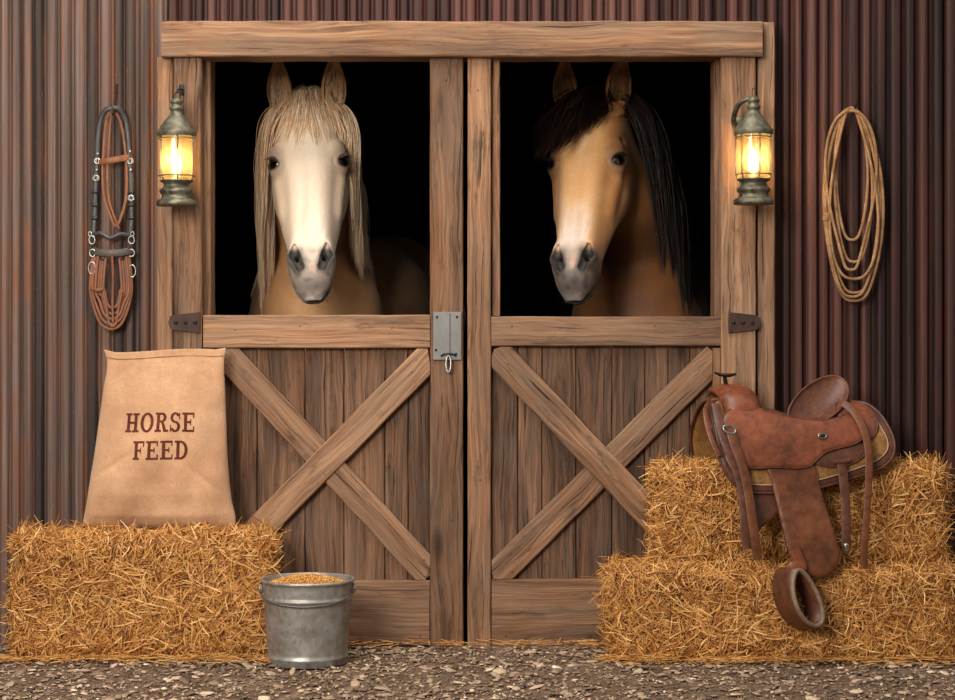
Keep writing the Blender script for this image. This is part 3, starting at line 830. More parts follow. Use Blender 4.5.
    if W:
        base = np.tile(np.array(lin(198, 150, 104)), (len(V), 1)); base = mixc(base, lin(168, 118, 76), st(n1, .4, .7)*.6)
        face = np.tile(np.array(lin(244, 226, 204)), (len(V), 1)); face = mixc(face, lin(218, 184, 148), st(np.abs(hx), .06, .13)*.7)
        face = mixc(face, lin(250, 238, 222), st(.07-np.abs(hx), 0, .05)*.6)
        mz, dark = lin(118, 108, 104), lin(34, 30, 30)
    else:
        base = np.tile(np.array(lin(132, 86, 50)), (len(V), 1)); base = mixc(base, lin(104, 66, 38), st(n1, .4, .7)*.6)
        face = np.tile(np.array(lin(224, 174, 120)), (len(V), 1)); face = mixc(face, lin(172, 116, 66), st(q[:, 0]+.25*st(.06-hd, .0, .3)*0, .050, .115)*.9); face = mixc(face, lin(234, 192, 144), st(n1, .45, .75)*.5)
        bl = st(.046 + .022*n1 - np.abs(hx+.004), -.024, .030)*st(ha+.05*n2, .42, .60)
        face = mixc(face, lin(228, 214, 204), bl*.9); 
        face = mixc(face, lin(228, 200, 170), st(.022-np.abs(hx)-.2*np.abs(ha-.16), -.012, .012)*.4)
        mz, dark = lin(78, 70, 70), lin(26, 23, 24)
    c = base*(1-hw[:, None]) + face*hw[:, None]
    eyed = np.linalg.norm((q-EYE_C-EYE_N*.02)/np.array([1, 1.15, 1]), axis=-1)
    c = mixc(c, lin(128, 112, 102) if W else lin(104, 78, 58), st(-eyed-.10*np.clip(q[:, 1]-.25, -.1, 0), -.062-.012*n2, -.036)*.62*inhead)
    almv = np.sqrt((((q-EYE_C)@EYE_T)/.030)**2+(((q-EYE_C)@EYE_B)/.0215)**2)
    c = mixc(c, dark, st(-almv, -1.42, -1.12)*.92*inhead*(((q-EYE_C)@EYE_N) > -.005))
    mu = st(ha+.25*np.abs(q[:, 0])-.10*(n1-.5), .615, .70)*inhead
    c = mixc(c, mz, mu*(.80 if W else .9)*(1-.35*st(.030-np.abs(hx), -.01, .012)*st(.72-ha, -.01, .03)))
    c = mixc(c, dark, mu*st(n2, .45, .75)*.45)
    nd = np.minimum(sd_cap(q, (.040, .700, -.018), (.058, .655, -.012), .014, .016), sd_cap(q, (.058, .655, -.02), (.05, .655, -.07), .02, .014))
    c = mixc(c, dark, st(-nd, -.022, .002)*.93)
    if W: c = mixc(c, lin(196, 160, 146), st(-np.linalg.norm((h-np.array([.006, .715, -.02]))/np.array([1, 2.2, 3]), axis=-1), -.016, -.008)*.8*(n2 > .4))
    else: c = mixc(c, lin(206, 168, 148), st(-np.linalg.norm((h-np.array([.004, .675, -.02]))/np.array([1, 3.2, 3]), axis=-1), -.015, -.006)*.8)
    lipd = np.abs((ha-.80)*(.118-.098)/.176 + (hd+.098)*.995 - 0)  # close to the mouth line
    F0, C0 = np.array([.80, -.098]), np.array([.625, -.118]); e_ = norm(C0-F0); qq = (ha-F0[0])*(-e_[1])+(hd-F0[1])*e_[0]; ss = (ha-F0[0])*e_[0]+(hd-F0[1])*e_[1]
    c = mixc(c, dark, st(-np.abs(qq), -.012, -.004)*(ss < .18)*(ss > -.05)*inhead*.85)
    # ears
    for e in ears:
        ax_ = norm(e[1]); fr = norm(np.array(e[2])-ax_*np.dot(e[2], ax_)); v = V-e[0]; s_ = v@ax_; x_ = v@np.cross(ax_, fr); y_ = v@fr
        me_ = (s_ > .02) & (s_ < .22) & (np.abs(x_) < .06) & (np.abs(y_) < .08); u_ = np.clip(s_/.215, 0, 1)
        prof = .049*np.interp(u_, [0, .12, .3, .5, .7, .85, .95, 1], [.62, .82, 1.0, .95, .72, .45, .2, .04])
        c[me_] = mixc(c[me_], lin(206, 164, 120) if W else lin(178, 122, 72), np.full(me_.sum(), .8))
        ins = me_ & (np.abs(x_) < prof-.008) & (y_ < .3*prof) & (y_ > -.95*prof)
        c[ins] = mixc(c[ins], lin(168, 130, 96) if W else lin(146, 102, 64), np.full(ins.sum(), .85))
        edge = me_ & ((np.abs(x_) > prof-.006))
        if not W: c[edge] = mixc(c[edge], lin(52, 34, 24), np.full(edge.sum(), .5)*u_[edge])
    # dark lower legs and hooves
    c = mixc(c, lin(60, 46, 36) if not W else lin(190, 165, 140), st(-V[:, 2], -.55, -.35))
    c = mixc(c, lin(50, 42, 36), st(-V[:, 2], -.075, -.065))
    root = thing('horse', 'cream white horse with a long pale mane looking out of the left stall' if W else 'tan horse with a black forelock and white blaze looking out of the right stall', 'horse', (chest[0], chest[1], 0))
    body = mk('body', V, Q.astype(np.int32), coat('cream_coat', .15) if W else coat('dun_coat', .22), root, True, None, None, np.clip(c, 0, 1))
    # ---- eyes
    for s in (-1, 1):
        th = np.linspace(0, math.pi, 24); prof = np.c_[np.maximum(np.sin(th), 1e-4), -np.cos(th)]
        v, f = lathe(prof, (0, 0, 0), 32); Nn, Tt, Bb = EYE_N.copy(), EYE_T.copy(), EYE_B.copy(); C = EYE_C.copy()
        for q_ in (Nn, Tt, Bb, C): q_[0] *= s
        loc = v[:, 0:1]*Tt + v[:, 1:2]*Bb + v[:, 2:3]*Nn
        pr = np.sqrt((v[:, 0]/.62)**2 + (v[:, 1]/.40)**2); pc = np.tile(np.array(lin(48, 28, 16)), (len(v), 1))
        pc = mixc(pc, lin(6, 5, 5), st(-pr, -1.05, -.9)); pc = mixc(pc, lin(40, 34, 32), st(np.sqrt(v[:, 0]**2+v[:, 1]**2), .78, .95))
        mk('eye', toW(C + loc*EYE_R), f, EYE_M, root, True, None, None, pc)
        # lashes
        k = 46; tt = rg.uniform(-.9, .9, k); base = C + Tt*(tt*.028)[:, None] - Bb*(s*-1 if False else 0) 
        upv = -np.array([0, 1., 0]); ud = norm(upv - Nn*np.dot(upv, Nn)); sgn = 1 if np.dot(Bb, ud) > 0 else -1
        base = base + Bb*sgn*(.0195*np.sqrt(1-tt**2*.8))[:, None] + Nn*(.035-.007*tt**2)[:, None]
        dirs = norm(Nn*.9 + Bb*sgn*.25 + np.c_[tt*.3]*Tt + rg.normal(0, .08, (k, 3)))
        L = rg.uniform(.018, .030, k); pth = np.stack([base + dirs*(L*u)[:, None] + np.array([0, 1, 0])*(L*u*u*.5)[:, None] for u in np.linspace(0, 1, 5)], 1)
        hair_mesh('eyelashes', np.stack([toW(pth[i]) for i in range(k)]), np.full(k, .0006), rg.uniform(0, 1, k), LASH_W if W else LASH_D, root)
    for e in ears:
        k = 260; ax_ = norm(e[1]); fr = norm(np.array(e[2])-ax_*np.dot(e[2], ax_)); sd_ = np.cross(ax_, fr); x_ = rg.uniform(-.034, .034, k); s_ = rg.uniform(.01, .12, k)
        x_ = np.where(rg.uniform(size=k) < .6, np.sign(x_)*rg.uniform(.026, .036, k), x_)
        b_ = e[0]+np.outer(s_, ax_)+np.outer(x_, sd_)+np.outer(rg.uniform(-.012, .006, k), fr); dr = norm(ax_*.9+fr*.28-np.outer(x_*9, sd_)+rg.normal(0, .12, (k, 3))); L = rg.uniform(.025, .055, k)
        pth = np.stack([b_+dr*(L*u)[:, None] for u in np.linspace(0, 1, 5)], 1)
        hair_mesh('ear_hair', pth, rg.uniform(.0006, .0011, k), rg.uniform(.2, .8, k), HAIR_W if W else HAIR_E, root)
    # ---- whiskers on the muzzle
    k = 90; a_ = rg.uniform(.66, .78, k); ang = rg.uniform(-2.6, -.2, k)
    bp = np.c_[np.cos(ang)*.045, a_, -.09+np.sin(ang)*.06*0-rg.uniform(0, .06, k)]; bp[:, 0] += np.sign(bp[:, 0])*.0
    dr = norm(np.c_[np.sign(bp[:, 0])*rg.uniform(.3, 1, k), rg.uniform(.1, .9, k), rg.uniform(-.4, .5, k)]); L = rg.uniform(.02, .05, k)
    pth = np.stack([bp + dr*(L*u)[:, None] for u in np.linspace(0, 1, 6)], 1)
    hair_mesh('whiskers', np.stack([toW(pth[i]) for i in range(k)]), np.full(k, .00035), rg.uniform(0, 1, k), LASH_D, root)
    # ---- forelock and mane
    hm = HAIR_W if W else HAIR_B
    def grow(nm, roots, dirs, lens, wid, grav, wave, margin, clumps=0, pull=None, nseg=14, gvec=(0, 0, -1)):
        n = len(roots)
        pt = strands(roots, dirs, lens, None, full_sd, rg, nseg, grav, margin, wave, pull, gvec)
        if clumps:   # gather tips
            c_i = rg.integers(0, n, clumps); d2 = ((pt[:, 0][:, None]-pt[c_i, 0][None])**2).sum(-1) + .02*((pt[:, -1][:, None]-pt[c_i, -1][None])**2).sum(-1); j = c_i[np.argmin(d2, 1)]
            t = np.linspace(0, 1, nseg+1)[None, :, None]**1.3*.72
            pt = pt*(1-t) + (pt[j] + rg.normal(0, .0022, (n, 1, 3)))*t
        return hair_mesh(nm, pt, wid, np.clip(rg.normal(.5, .22, n), 0, 1), hm, root)
    if W:
        n = 620; x_ = rg.normal(0, .036, n).clip(-.08, .08)
        rt = toW(np.c_[x_, rg.uniform(-.06, .04, n), np.full(n, .0)+.004-np.abs(x_)*.25+rg.uniform(-.02, .01, n)])
        hd_ = np.c_[x_*8.0+rg.normal(0, .10, n), np.full(n, .95), .12+rg.normal(0, .08, n)]; ln = (.06+.20*rg.uniform(0, 1, n)**1.6)*(1-.1*np.abs(x_)/.07)
        grow('forelock', rt, hd_@R, ln, rg.uniform(.0007, .0014, n), 2.2, .014, .002, 34)
        n = 3000; s = np.where(rg.uniform(size=n) < .53, -1, 1); x_ = s*rg.uniform(.0, .085, n); aa = rg.uniform(-.10, .05, n)
        rt = toW(np.c_[x_, aa-.03, -.065-.02*np.abs(x_)/.08+rg.uniform(-.06, .0, n)])
        hd_ = np.c_[s*rg.uniform(.6, 1.1, n), rg.uniform(.0, .45, n), rg.uniform(-.45, -.05, n)]
        ln = np.where(s < 0, rg.uniform(.40, .78, n), rg.uniform(.35, .66, n))
        grow('mane', rt, hd_@R, ln, rg.uniform(.0009, .0018, n), 4.2, .012, .004, 90, nseg=22, pull=np.array([0, .5, 0]))
        # neck mane
        n = 2200; u = rg.uniform(0, 1, n)[:, None]; crest = nk[0]*(1-u)+nk[1]*u + up*.10 + np.c_[rg.normal(0, .02, n), np.zeros(n), np.zeros(n)]
        s = np.where(rg.uniform(size=n) < .55, -1, 1)[:, None]
        grow('neck_mane', crest, np.c_[s*.35, np.full(n, -.15), np.full(n, .0)], rg.uniform(.35, .60, n), rg.uniform(.001, .002, n), 5.0, .012, .008, 60, nseg=18)
    else:
        n = 2400; x_ = rg.normal(0, .032, n).clip(-.08, .08)
        rt = toW(np.c_[x_, rg.uniform(-.07, .03, n), np.full(n, .0)-np.abs(x_)*.25+rg.uniform(-.02, .008, n)])
        hd_ = np.c_[x_*4.5-.28+rg.normal(0, .16, n), np.full(n, .75), .55+rg.normal(0, .15, n)]
        ln = rg.uniform(.16, .33, n)*np.where(x_ > .02, .62, 1)
        grow('forelock', rt, hd_@R, ln, rg.uniform(.0010, .0018, n), .7, .02, .004, 70, pull=np.array([-.55, 0, 0]))
        n = 5200; u = rg.uniform(-.12, 1, n)[:, None]; crest = nk[0]*(1-u)+nk[1]*u + up*(.09+.03*np.clip(u, 0, 1)) + np.c_[rg.normal(.02, .02, n), np.zeros(n), np.zeros(n)]
        k2 = u[:, 0] > .62; crest[k2] = (nk[1]*(1-(u[k2]-.62)/.38)+nk[2]*(u[k2]-.62)/.38)+up*.16
        grow('mane', crest, np.c_[rg.uniform(.5, 1.1, n), rg.uniform(-.6, .0, n), rg.uniform(.0, .3, n)], rg.uniform(.42, .80, n), rg.uniform(.0011, .0020, n), 2.4, .014, .008, 110, pull=np.array([.5, -.5, 0]), nseg=20)
    return root
LASH_W = simple('pale_lash', lin(150, 130, 112), .6); LASH_D = simple('dark_lash', lin(60, 48, 40), .6)
HAIR_W = hairmat('flaxen_mane', [(0, lin(206, 152, 100)), (.3, lin(242, 200, 152)), (.6, lin(255, 230, 196)), (1, lin(255, 250, 236))])
HAIR_E = hairmat('tan_ear_hair', [(0, lin(90, 60, 36)), (1, lin(190, 140, 92))])
HAIR_B = hairmat('black_brown_mane', [(0, lin(12, 9, 9)), (.5, lin(30, 21, 18)), (.85, lin(46, 30, 24)), (1, lin(84, 54, 38))], .5, .25)
make_horse('white'); make_horse('dun')
# ================================================================== HAY BALES
def rounded(p, half, r):
    inner = np.array(half)-r; q = np.clip(p, -inner, inner); d = p-q; n = norm(d); return q+n*r, n
def bale(label, cx, yc, z0, half, yaw, n, seed, end_push=None):
    rg = np.random.default_rng(seed); half = np.array(half); r = .045
    c0 = np.array([cx, yc, z0+half[2]]); c, s = math.cos(yaw), math.sin(yaw)
    def toW(p): q = p.copy(); x, y = p[..., 0], p[..., 1]; q[..., 0] = x*c - y*s; q[..., 1] = x*s + y*c; return q + c0
    def toWd(p): q = p.copy(); x, y = p[..., 0], p[..., 1]; q[..., 0] = x*c - y*s; q[..., 1] = x*s + y*c; return q
    ph = rg.uniform(0, 6.28, 12)
    def lump(p):
        x, y, z = p[..., 0], p[..., 1], p[..., 2]
        g = np.sin(x*17+ph[0]+np.sin(z*13+ph[1])*1.5)*.5 + np.sin(z*21+ph[2]+np.sin(x*9+ph[3])*1.8)*.5 + np.sin(x*41+z*29+y*23+ph[4])*.35 + np.sin(y*19+x*7+ph[5])*.4
        # two baling-string creases running along the bale
        cr = np.exp(-((np.abs(y)-half[1]*.45)/.012)**2)*(np.abs(z) > half[2]*.8) 
        return g*.0095 - cr*.008
    root = thing('hay_bale', label, 'hay bale', (cx, yc, z0), 'straw coloured hay bales')
    # core
    m = 22; V = []; F = []; k = 0
    for ax_ in range(3):
        o1, o2 = [(1, 2), (2, 0), (0, 1)][ax_]
        for sg in (-1, 1):
            g1, g2 = np.meshgrid(np.linspace(-1, 1, m), np.linspace(-1, 1, m), indexing='ij'); p = np.zeros((m, m, 3))
            p[..., ax_] = sg*half[ax_]; p[..., o1] = g1*half[o1]; p[..., o2] = g2*half[o2]
            q, nn = rounded(p, half, r); q = q + nn*(lump(q)[..., None]-.022); V.append(q.reshape(-1, 3))
            for i in range(m-1):
                for j in range(m-1):
                    f = (k+i*m+j, k+(i+1)*m+j, k+(i+1)*m+j+1, k+i*m+j+1); F.append(f if sg > 0 else f[::-1])
            k += m*m
    Vc = toW(np.concatenate(V)); Vc[:, 1] = np.minimum(Vc[:, 1], -.086)
    mk('packed_core', Vc, F, STRAW_IN, root)
    # straws
    areas = np.array([half[1]*half[2]*1.3, half[1]*half[2]*1.3, half[0]*half[2]*.25, half[0]*half[2]*2.0, half[0]*half[1]*.02, half[0]*half[1]*1.5])
    fc = rg.choice(6, n, p=areas/areas.sum())   # +x -x +y -y(front) -z +z(top)
    ax_ = np.array([0, 0, 1, 1, 2, 2])[fc]; sg = np.array([1, -1, 1, -1, -1, 1])[fc]
    u = rg.uniform(-1, 1, (n, 3)); p = u*half; p[np.arange(n), ax_] = (sg*half[ax_])
    q, nn = rounded(p, half, r)
    long_ = rg.uniform(size=n) < .5
    L = np.where(long_, rg.uniform(.06, .15, n), rg.uniform(.02, .06, n))
    # tangent direction: mostly up-down on the front with a lot of disorder
    rv = norm(rg.normal(0, 1, (n, 3))*np.array([1.0, 1.0, .85])); patch = np.stack([np.sin(q[:, 0]*23+q[:, 2]*17+ph[6]), np.sin(q[:, 1]*19+ph[7]), np.cos(q[:, 0]*15-q[:, 2]*21+ph[8])], -1)
    rv = norm(rv + patch*.55)
    t = norm(rv - nn*(rv*nn).sum(1, keepdims=True)); b = np.cross(nn, t)
    lift = np.where(rg.uniform(size=n) < np.where(fc == 5, .05, .10), rg.uniform(.25, .95, n)*np.where(fc == 5, .38, 1), rg.normal(0, .10, n))
    t = norm(t + nn*lift[:, None]); 
    h0 = lump(q) + rg.uniform(-.024, .009, n)
    L = np.where(lift > .2, L*.55, L)
    k1 = rg.normal(0, 4.6, n); k2 = rg.normal(-1.5, 2.5, n)
    w = rg.uniform(.0011, .0026, n)*np.where(long_, 1, .9); mseg = 6
    ss = (np.linspace(-.5, .5, mseg)[None]*L[:, None]); ss = np.where((lift > .2)[:, None], ss+L[:, None]*.45, ss)
    kink = rg.uniform(-.3, .3, (n, 1)); kk = rg.normal(0, .35, (n, 1))*(rg.uniform(size=(n, 1)) < .35)
    off = np.maximum(ss-kink*L[:, None], 0)*kk
    P_ = (q + nn*h0[:, None])[:, None] + t[:, None]*ss[..., None] + b[:, None]*(k1[:, None]*ss*ss+off)[..., None] + nn[:, None]*(k2[:, None]*ss*ss)[..., None]
    tw = rg.uniform(-.7, .7, (n, 1)); wd = norm(b*np.cos(tw) + nn*np.sin(tw)); fd = norm(nn*np.cos(tw) - b*np.sin(tw))
    prof = np.ones(mseg); prof[0] = .55; prof[-1] = .45
    a = P_ - wd[:, None]*(w[:, None]*prof)[..., None]; m_ = P_ + fd[:, None]*(w[:, None]*prof*.7)[..., None]; c_ = P_ + wd[:, None]*(w[:, None]*prof)[..., None]
    V = np.stack([a, m_, c_], 2).reshape(-1, 3)
    i = np.arange(mseg-1)[:, None]*3
    qd = np.concatenate([np.stack([i+0, i+1, i+4, i+3], -1), np.stack([i+1, i+2, i+5, i+4], -1)]).reshape(-1, 4)
    Fq = (qd[None] + (np.arange(n)*mseg*3)[:, None, None]).reshape(-1, 4)
    rr = rg.beta(1.7, 1.7, n)
    V = toW(V); V[:, 1] = np.minimum(V[:, 1], -.084)
    o = mk('straw', V, Fq, STRAW, root, True, np.repeat(rr, mseg*3)); o['kind'] = 'stuff'
    return root
# left bale, turned a little
BL_TOP = .413
bale('long golden hay bale under the burlap sack, beside the metal bucket', X(146, -.24), -.235, 0, (.425, .115, BL_TOP/2), math.radians(4.5), 18500, 1)
BR1 = .300; BR2 = .335
xl, xr = X(604, -.22)+.01, X(948, -.22)
bale('lowest golden hay bale, lying on the ground at the right under another bale', (xl+xr)/2, -.235, 0, ((xr-xl)/2, .155, BR1/2), 0, 21000, 2)
xl, xr = X(649, -.18)+.01, X(940, -.18)
bale('upper golden hay bale carrying the western saddle', (xl+xr)/2, -.190, BR1-.004, ((xr-xl)/2, .100, BR2/2), 0, 18500, 3)
def litter():
    rg = np.random.default_rng(12); n = 1500
    x = np.concatenate([rg.uniform(-1.65, -.6, 520), rg.uniform(-.6, .4, 130), rg.uniform(.38, 1.7, 850)]); y = np.where(np.abs(x+.1) < .5, -.07-np.abs(rg.normal(0, .05, n)), -.36-np.abs(rg.normal(0, .055, n)))
    y = np.where((x > -.62) & (x < -.42), -.1-np.abs(rg.normal(0, .03, n)), y)
    L = rg.uniform(.02, .09, n); th = rg.normal(0, .8, n); t = np.c_[np.cos(th), np.sin(th)*.7, rg.normal(0, .12, n)]; w = rg.uniform(.001, .0019, n); b = norm(np.cross(t, [0, 0, 1.]))
    ss = np.linspace(-.5, .5, 5)[None]*L[:, None]; k = rg.normal(0, 4, n)
    P_ = np.c_[x, y, .010+rg.uniform(0, .012, n)][:, None] + t[:, None]*ss[..., None] + b[:, None]*(k[:, None]*ss**2)[..., None]
    P_[..., 2] = np.maximum(P_[..., 2], .004)
    a, m_, c_ = P_-b[:, None]*w[:, None, None], P_+np.array([0, 0, 1])*w[:, None, None]*.7, P_+b[:, None]*w[:, None, None]
    V = np.stack([a, m_, c_], 2).reshape(-1, 3); i = np.arange(4)[:, None]*3
    qd = np.concatenate([np.stack([i+0, i+1, i+4, i+3], -1), np.stack([i+1, i+2, i+5, i+4], -1)]).reshape(-1, 4)
    o = mk('loose_straw', V, (qd[None]+(np.arange(n)*15)[:, None, None]).reshape(-1, 4), STRAW, None, True, np.repeat(rg.beta(2, 2, n), 15))
    tag(o, 'loose straw fallen on the gravel along the foot of the bales', 'straw', None, 'stuff')
litter()

# ================================================================== FEED SACK
def sack():
    z0 = BL_TOP-.002; yb = -.222
    # outline rows: (picture row, left, right) measured on the sack
    rows = [(527, 90, 232), (522, 84, 236.5), (514, 85.5, 236), (500, 88, 232), (480, 90.5, 229.5), (455, 94, 227), (430, 96.5, 225.5), (405, 99, 224), (385, 101, 222.8), (370, 103.5, 221.5), (360, 103.5, 221.5), (354, 101.5, 222.5), (350.5, 99.5, 223)]
    rr = np.array(rows, float); nb, na = 84, 90
    pyb = np.interp(np.linspace(0, 1, nb), np.linspace(0, 1, len(rr)), rr[:, 0])
    def dense(c):
        y = np.interp(pyb[::-1], rr[::-1, 0], rr[::-1, c])[::-1]; k = np.ones(5)/5; return np.convolve(np.pad(y, 2, mode='edge'), k, 'valid')
    L, Rr = dense(1), dense(2)
    zt, zb = Z(350.5, -.15), z0+.004
    bz = (527-pyb)/(527-350.5)
    z = zb + (zt-zb)*bz
    def depth(b):   # half thickness
        return np.interp(b, [0, .03, .08, .2, .45, .7, .88, .95, .975, 1], [.012, .045, .072, .088, .085, .066, .036, .014, .006, .004])
    def ycen(b): return np.interp(b, [0, .3, 1], [yb, -.205, -.128])
    def surf(a, b, front=True):
        """a in -1..1 across, b in 0..1 up"""
        bb = np.clip(b, 0, 1); i = np.interp(bb, bz, np.arange(nb)); l = np.interp(i, np.arange(nb), L); r = np.interp(i, np.arange(nb), Rr)
        yc = ycen(bb); t = depth(bb)*(1-np.abs(a)**2.4)**.55 + .004
        # folds: radiating from the corners and soft dents
        w = (np.sin(a*7+bb*5+1)*.0050 + np.sin(a*3.2-bb*9)*.0075 + np.sin(bb*19+a*5)*.0032*(1-bb) + np.sin(a*11-bb*14+2)*.0032
             - .010*np.exp(-((bb-.30-.25*np.abs(a+.9))/.022)**2)*np.exp(-((a+.75)/.30)**2) - .009*np.exp(-((bb-.20-.30*np.abs(a-.95))/.020)**2)*np.exp(-((a-.72)/.28)**2)
             - .007*np.exp(-((bb-.80+.20*(a-.9))/.018)**2)*np.exp(-((a-.7)/.28)**2) - .008*np.exp(-((bb-.84-.22*(a+.9))/.02)**2)*np.exp(-((a+.7)/.25)**2)
             - .006*np.exp(-((a+.45-.35*bb)/.035)**2)*np.exp(-(bb/.20)**2) - .006*np.exp(-((a-.50+.3*bb)/.035)**2)*np.exp(-(bb/.24)**2)
             + .006*np.exp(-((np.abs(a)-.80+bb*.5)/.06)**2)*np.exp(-(bb/.22)**2)*-1
             + np.exp(-((bb-.955)/.012)**2)*-.003
             + np.sin(a*26+np.sin(bb*9)*2)*.0016*np.clip((bb-.6)/.35, 0, 1)
             + np.sin(a*33+2)*.0014*np.clip(1-bb/.12, 0, 1))
        zz = zb+(zt-zb)*bb + .006*np.sin(a*2.6+.4)*bb + .0085*np.clip(np.abs(a)-.82, 0, 1)/.18*np.clip((bb-.9)/.1, 0, 1)
        x = X(l+(r-l)*(a+1)/2, -.20)
        sgn = -1 if front else 1
        y = yc + sgn*(t+w*(1-np.abs(a)**4))
        return np.stack([x, y, zz], -1)
    A, B = np.meshgrid(np.sin(np.linspace(-1, 1, na)*math.pi/2), np.linspace(0, 1, nb))
    fr = surf(A, B, True); bk = surf(A, B, False); bk[..., 1] = np.minimum(bk[..., 1], -.108)
    fr[..., 1] = np.minimum(fr[..., 1], bk[..., 1]-.003*(1-0))
    V = np.r_[fr.reshape(-1, 3), bk.reshape(-1, 3)]; k = na*nb
    F = [(j*na+i, j*na+i+1, (j+1)*na+i+1, (j+1)*na+i) for j in range(nb-1) for i in range(na-1)]
    F += [tuple(q+k for q in f[::-1]) for f in F]
    for j in range(nb-1): F += [(j*na, (j+1)*na, (j+1)*na+k, j*na+k), (j*na+na-1, j*na+na-1+k, (j+1)*na+na-1+k, (j+1)*na+na-1)]
    for i in range(na-1): F += [(i, i+k, i+1+k, i+1), ((nb-1)*na+i, (nb-1)*na+i+1, (nb-1)*na+i+1+k, (nb-1)*na+i+k)]
    N = NT('burlap'); o = N.obj()
    wv = N.n('ShaderNodeTexWave', {'Vector': o, 'Scale': 110.0, 'Distortion': .6, 'Detail': 1.0}, wave_type='BANDS', bands_direction='X')
    wh = N.n('ShaderNodeTexWave', {'Vector': o, 'Scale': 110.0, 'Distortion': .6, 'Detail': 1.0}, wave_type='BANDS', bands_direction='Z')
    ws = N.math('ADD', wv.outputs['Fac'], wh.outputs['Fac']); a = N.noise(o, 7, 5, .65); f = N.noise(o, 170, 3, .6)
    c = N.mix(N.rng(a, .35, .68), lin(184, 140, 106), lin(212, 170, 134)); c = N.mix(N.math('MULTIPLY', N.rng(f, .4, .7), .35), c, lin(150, 110, 74))
    c = N.mix(N.rng(ws, .9, .2, 0, .35), c, lin(128, 92, 62))
    m = N.done(N.bsdf(c, .9, N.bump(N.math('ADD', N.math('MULTIPLY', ws, .5), f), .5, .002), Specular_IOR_Level=.12, Sheen_Weight=.2))
    root = thing('feed_sack', 'tan burlap feed sack with dark red lettering standing on a hay bale', 'sack', (X(160, yb), yb, z0))
    o = mk('sack_body', V, F, m, root)
    # ---- sewn top hem
    a = np.linspace(-.985, .985, 60); hem = surf(a, np.full(60, .962)); hem[:, 1] -= .002
    v, f = sweep(hem, circ(.0018, 6)); mk('hem_seam', v, f, simple('hem_thread', lin(184, 144, 106), .9), root)
    # ---- lettering, printed on the cloth
    ink = simple('dark_red_print', lin(104, 52, 38), .85, 0, .35, 60, .2, .001, .1)
    H_, S = 1.0, .20
    def bar(x0, y0, x1, y1): return [(x0, y0), (x1, y0), (x1, y1), (x0, y1)]
    def slab(x, y, w=.42): return bar(x-w/2, y-.055, x+w/2, y+.055)
    def arc(cx, cy, rx, ry, a0, a1, wd, n=14):
        o_ = []; i_ = []
        for k in range(n+1):
            t = math.radians(a0+(a1-a0)*k/n); o_.append((cx+rx*math.cos(t), cy+ry*math.sin(t))); i_.append((cx+(rx-wd)*math.cos(t), cy+(ry-wd*.62)*math.sin(t)))
        return [[o_[k], o_[k+1], i_[k+1], i_[k]] for k in range(n)]
    st = lambda x: [bar(x-S/2, .0, x+S/2, 1), slab(x, .055), slab(x, .945)]
    G = {'H': (st(.21)+st(.69)+[bar(.2, .44, .7, .56)], .90), 'O': (arc(.42, .5, .42, .52, 0, 360, .20, 28), .84),
         'R': (st(.21)+arc(.42, .74, .32, .26, -90, 90, .19)+[bar(.2, .48, .44, .60), bar(.2, .88, .44, 1), [(.40, .50), (.58, .50), (.80, .0), (.58, .0)], bar(.56, 0, .88, .11)], .86),
         'S': (arc(.36, .74, .31, .28, 20, 270, .18)+arc(.36, .27, .32, .29, -160, 90, .18)+[bar(.60, .66, .67, 1), bar(.04, 0, .11, .34)], .72),
         'E': (st(.21)+[bar(.2, .89, .74, 1), bar(.2, 0, .76, .11), bar(.2, .45, .56, .56), bar(.67, .72, .75, 1), bar(.69, 0, .77, .28), bar(.50, .36, .57, .65)], .80),
         'F': (st(.21)+[bar(.2, .89, .72, 1), bar(.2, .44, .54, .55), bar(.65, .70, .73, 1), bar(.48, .34, .55, .65)], .76),
         'D': (st(.21)+arc(.38, .5, .46, .5, -90, 90, .20, 18)+[bar(.2, .89, .4, 1), bar(.2, 0, .4, .11)], .86)}
    def word(txt, pl, pr, ptop, pbot, slope=0.0):
        gap = .09; tot = sum(G[c][1] for c in txt)+gap*(len(txt)-1); x = 0; V = []; F = []
        for ch in txt:
            for poly in G[ch][0]:
                # subdivide the quad so that it follows the cloth
                p = [np.array(q, float) for q in poly]; nn = 5; b0 = len(V)
                for i in range(nn+1):
                    for j in range(nn+1):
                        u, v = i/nn, j/nn; q = (p[0]*(1-u)+p[1]*u)*(1-v)+(p[3]*(1-u)+p[2]*u)*v; V.append((x+q[0], q[1]))
                F += [(b0+i*(nn+1)+j, b0+(i+1)*(nn+1)+j, b0+(i+1)*(nn+1)+j+1, b0+i*(nn+1)+j+1) for i in range(nn) for j in range(nn)]
            x += G[ch][1]+gap
        V = np.array(V); px = pl+(pr-pl)*V[:, 0]/tot; py = pbot+(ptop-pbot)*V[:, 1] + slope*(px-pl)
        b = (527-py)/(527-350.5)
        b = np.clip((Z(py, -.29)-zb)/(zt-zb), 0, 1)
        i = np.interp(b, bz, np.arange(nb)); l = np.interp(i, np.arange(nb), L); r = np.interp(i, np.arange(nb), Rr)
        xw = X(px, -.29); lx, rx = X(l, -.20), X(r, -.20); a = (xw-lx)/(rx-lx)*2-1
        w = surf(np.clip(a, -.99, .99), b); w[:, 1] -= .0012
        o = mk('lettering', w, F, ink, root, False); o['label'] = 'dark red word ' + txt
    word('HORSE', 123, 193, 413, 432, .02); word('FEED', 132.5, 187, 441, 459.5, .02)
sack()

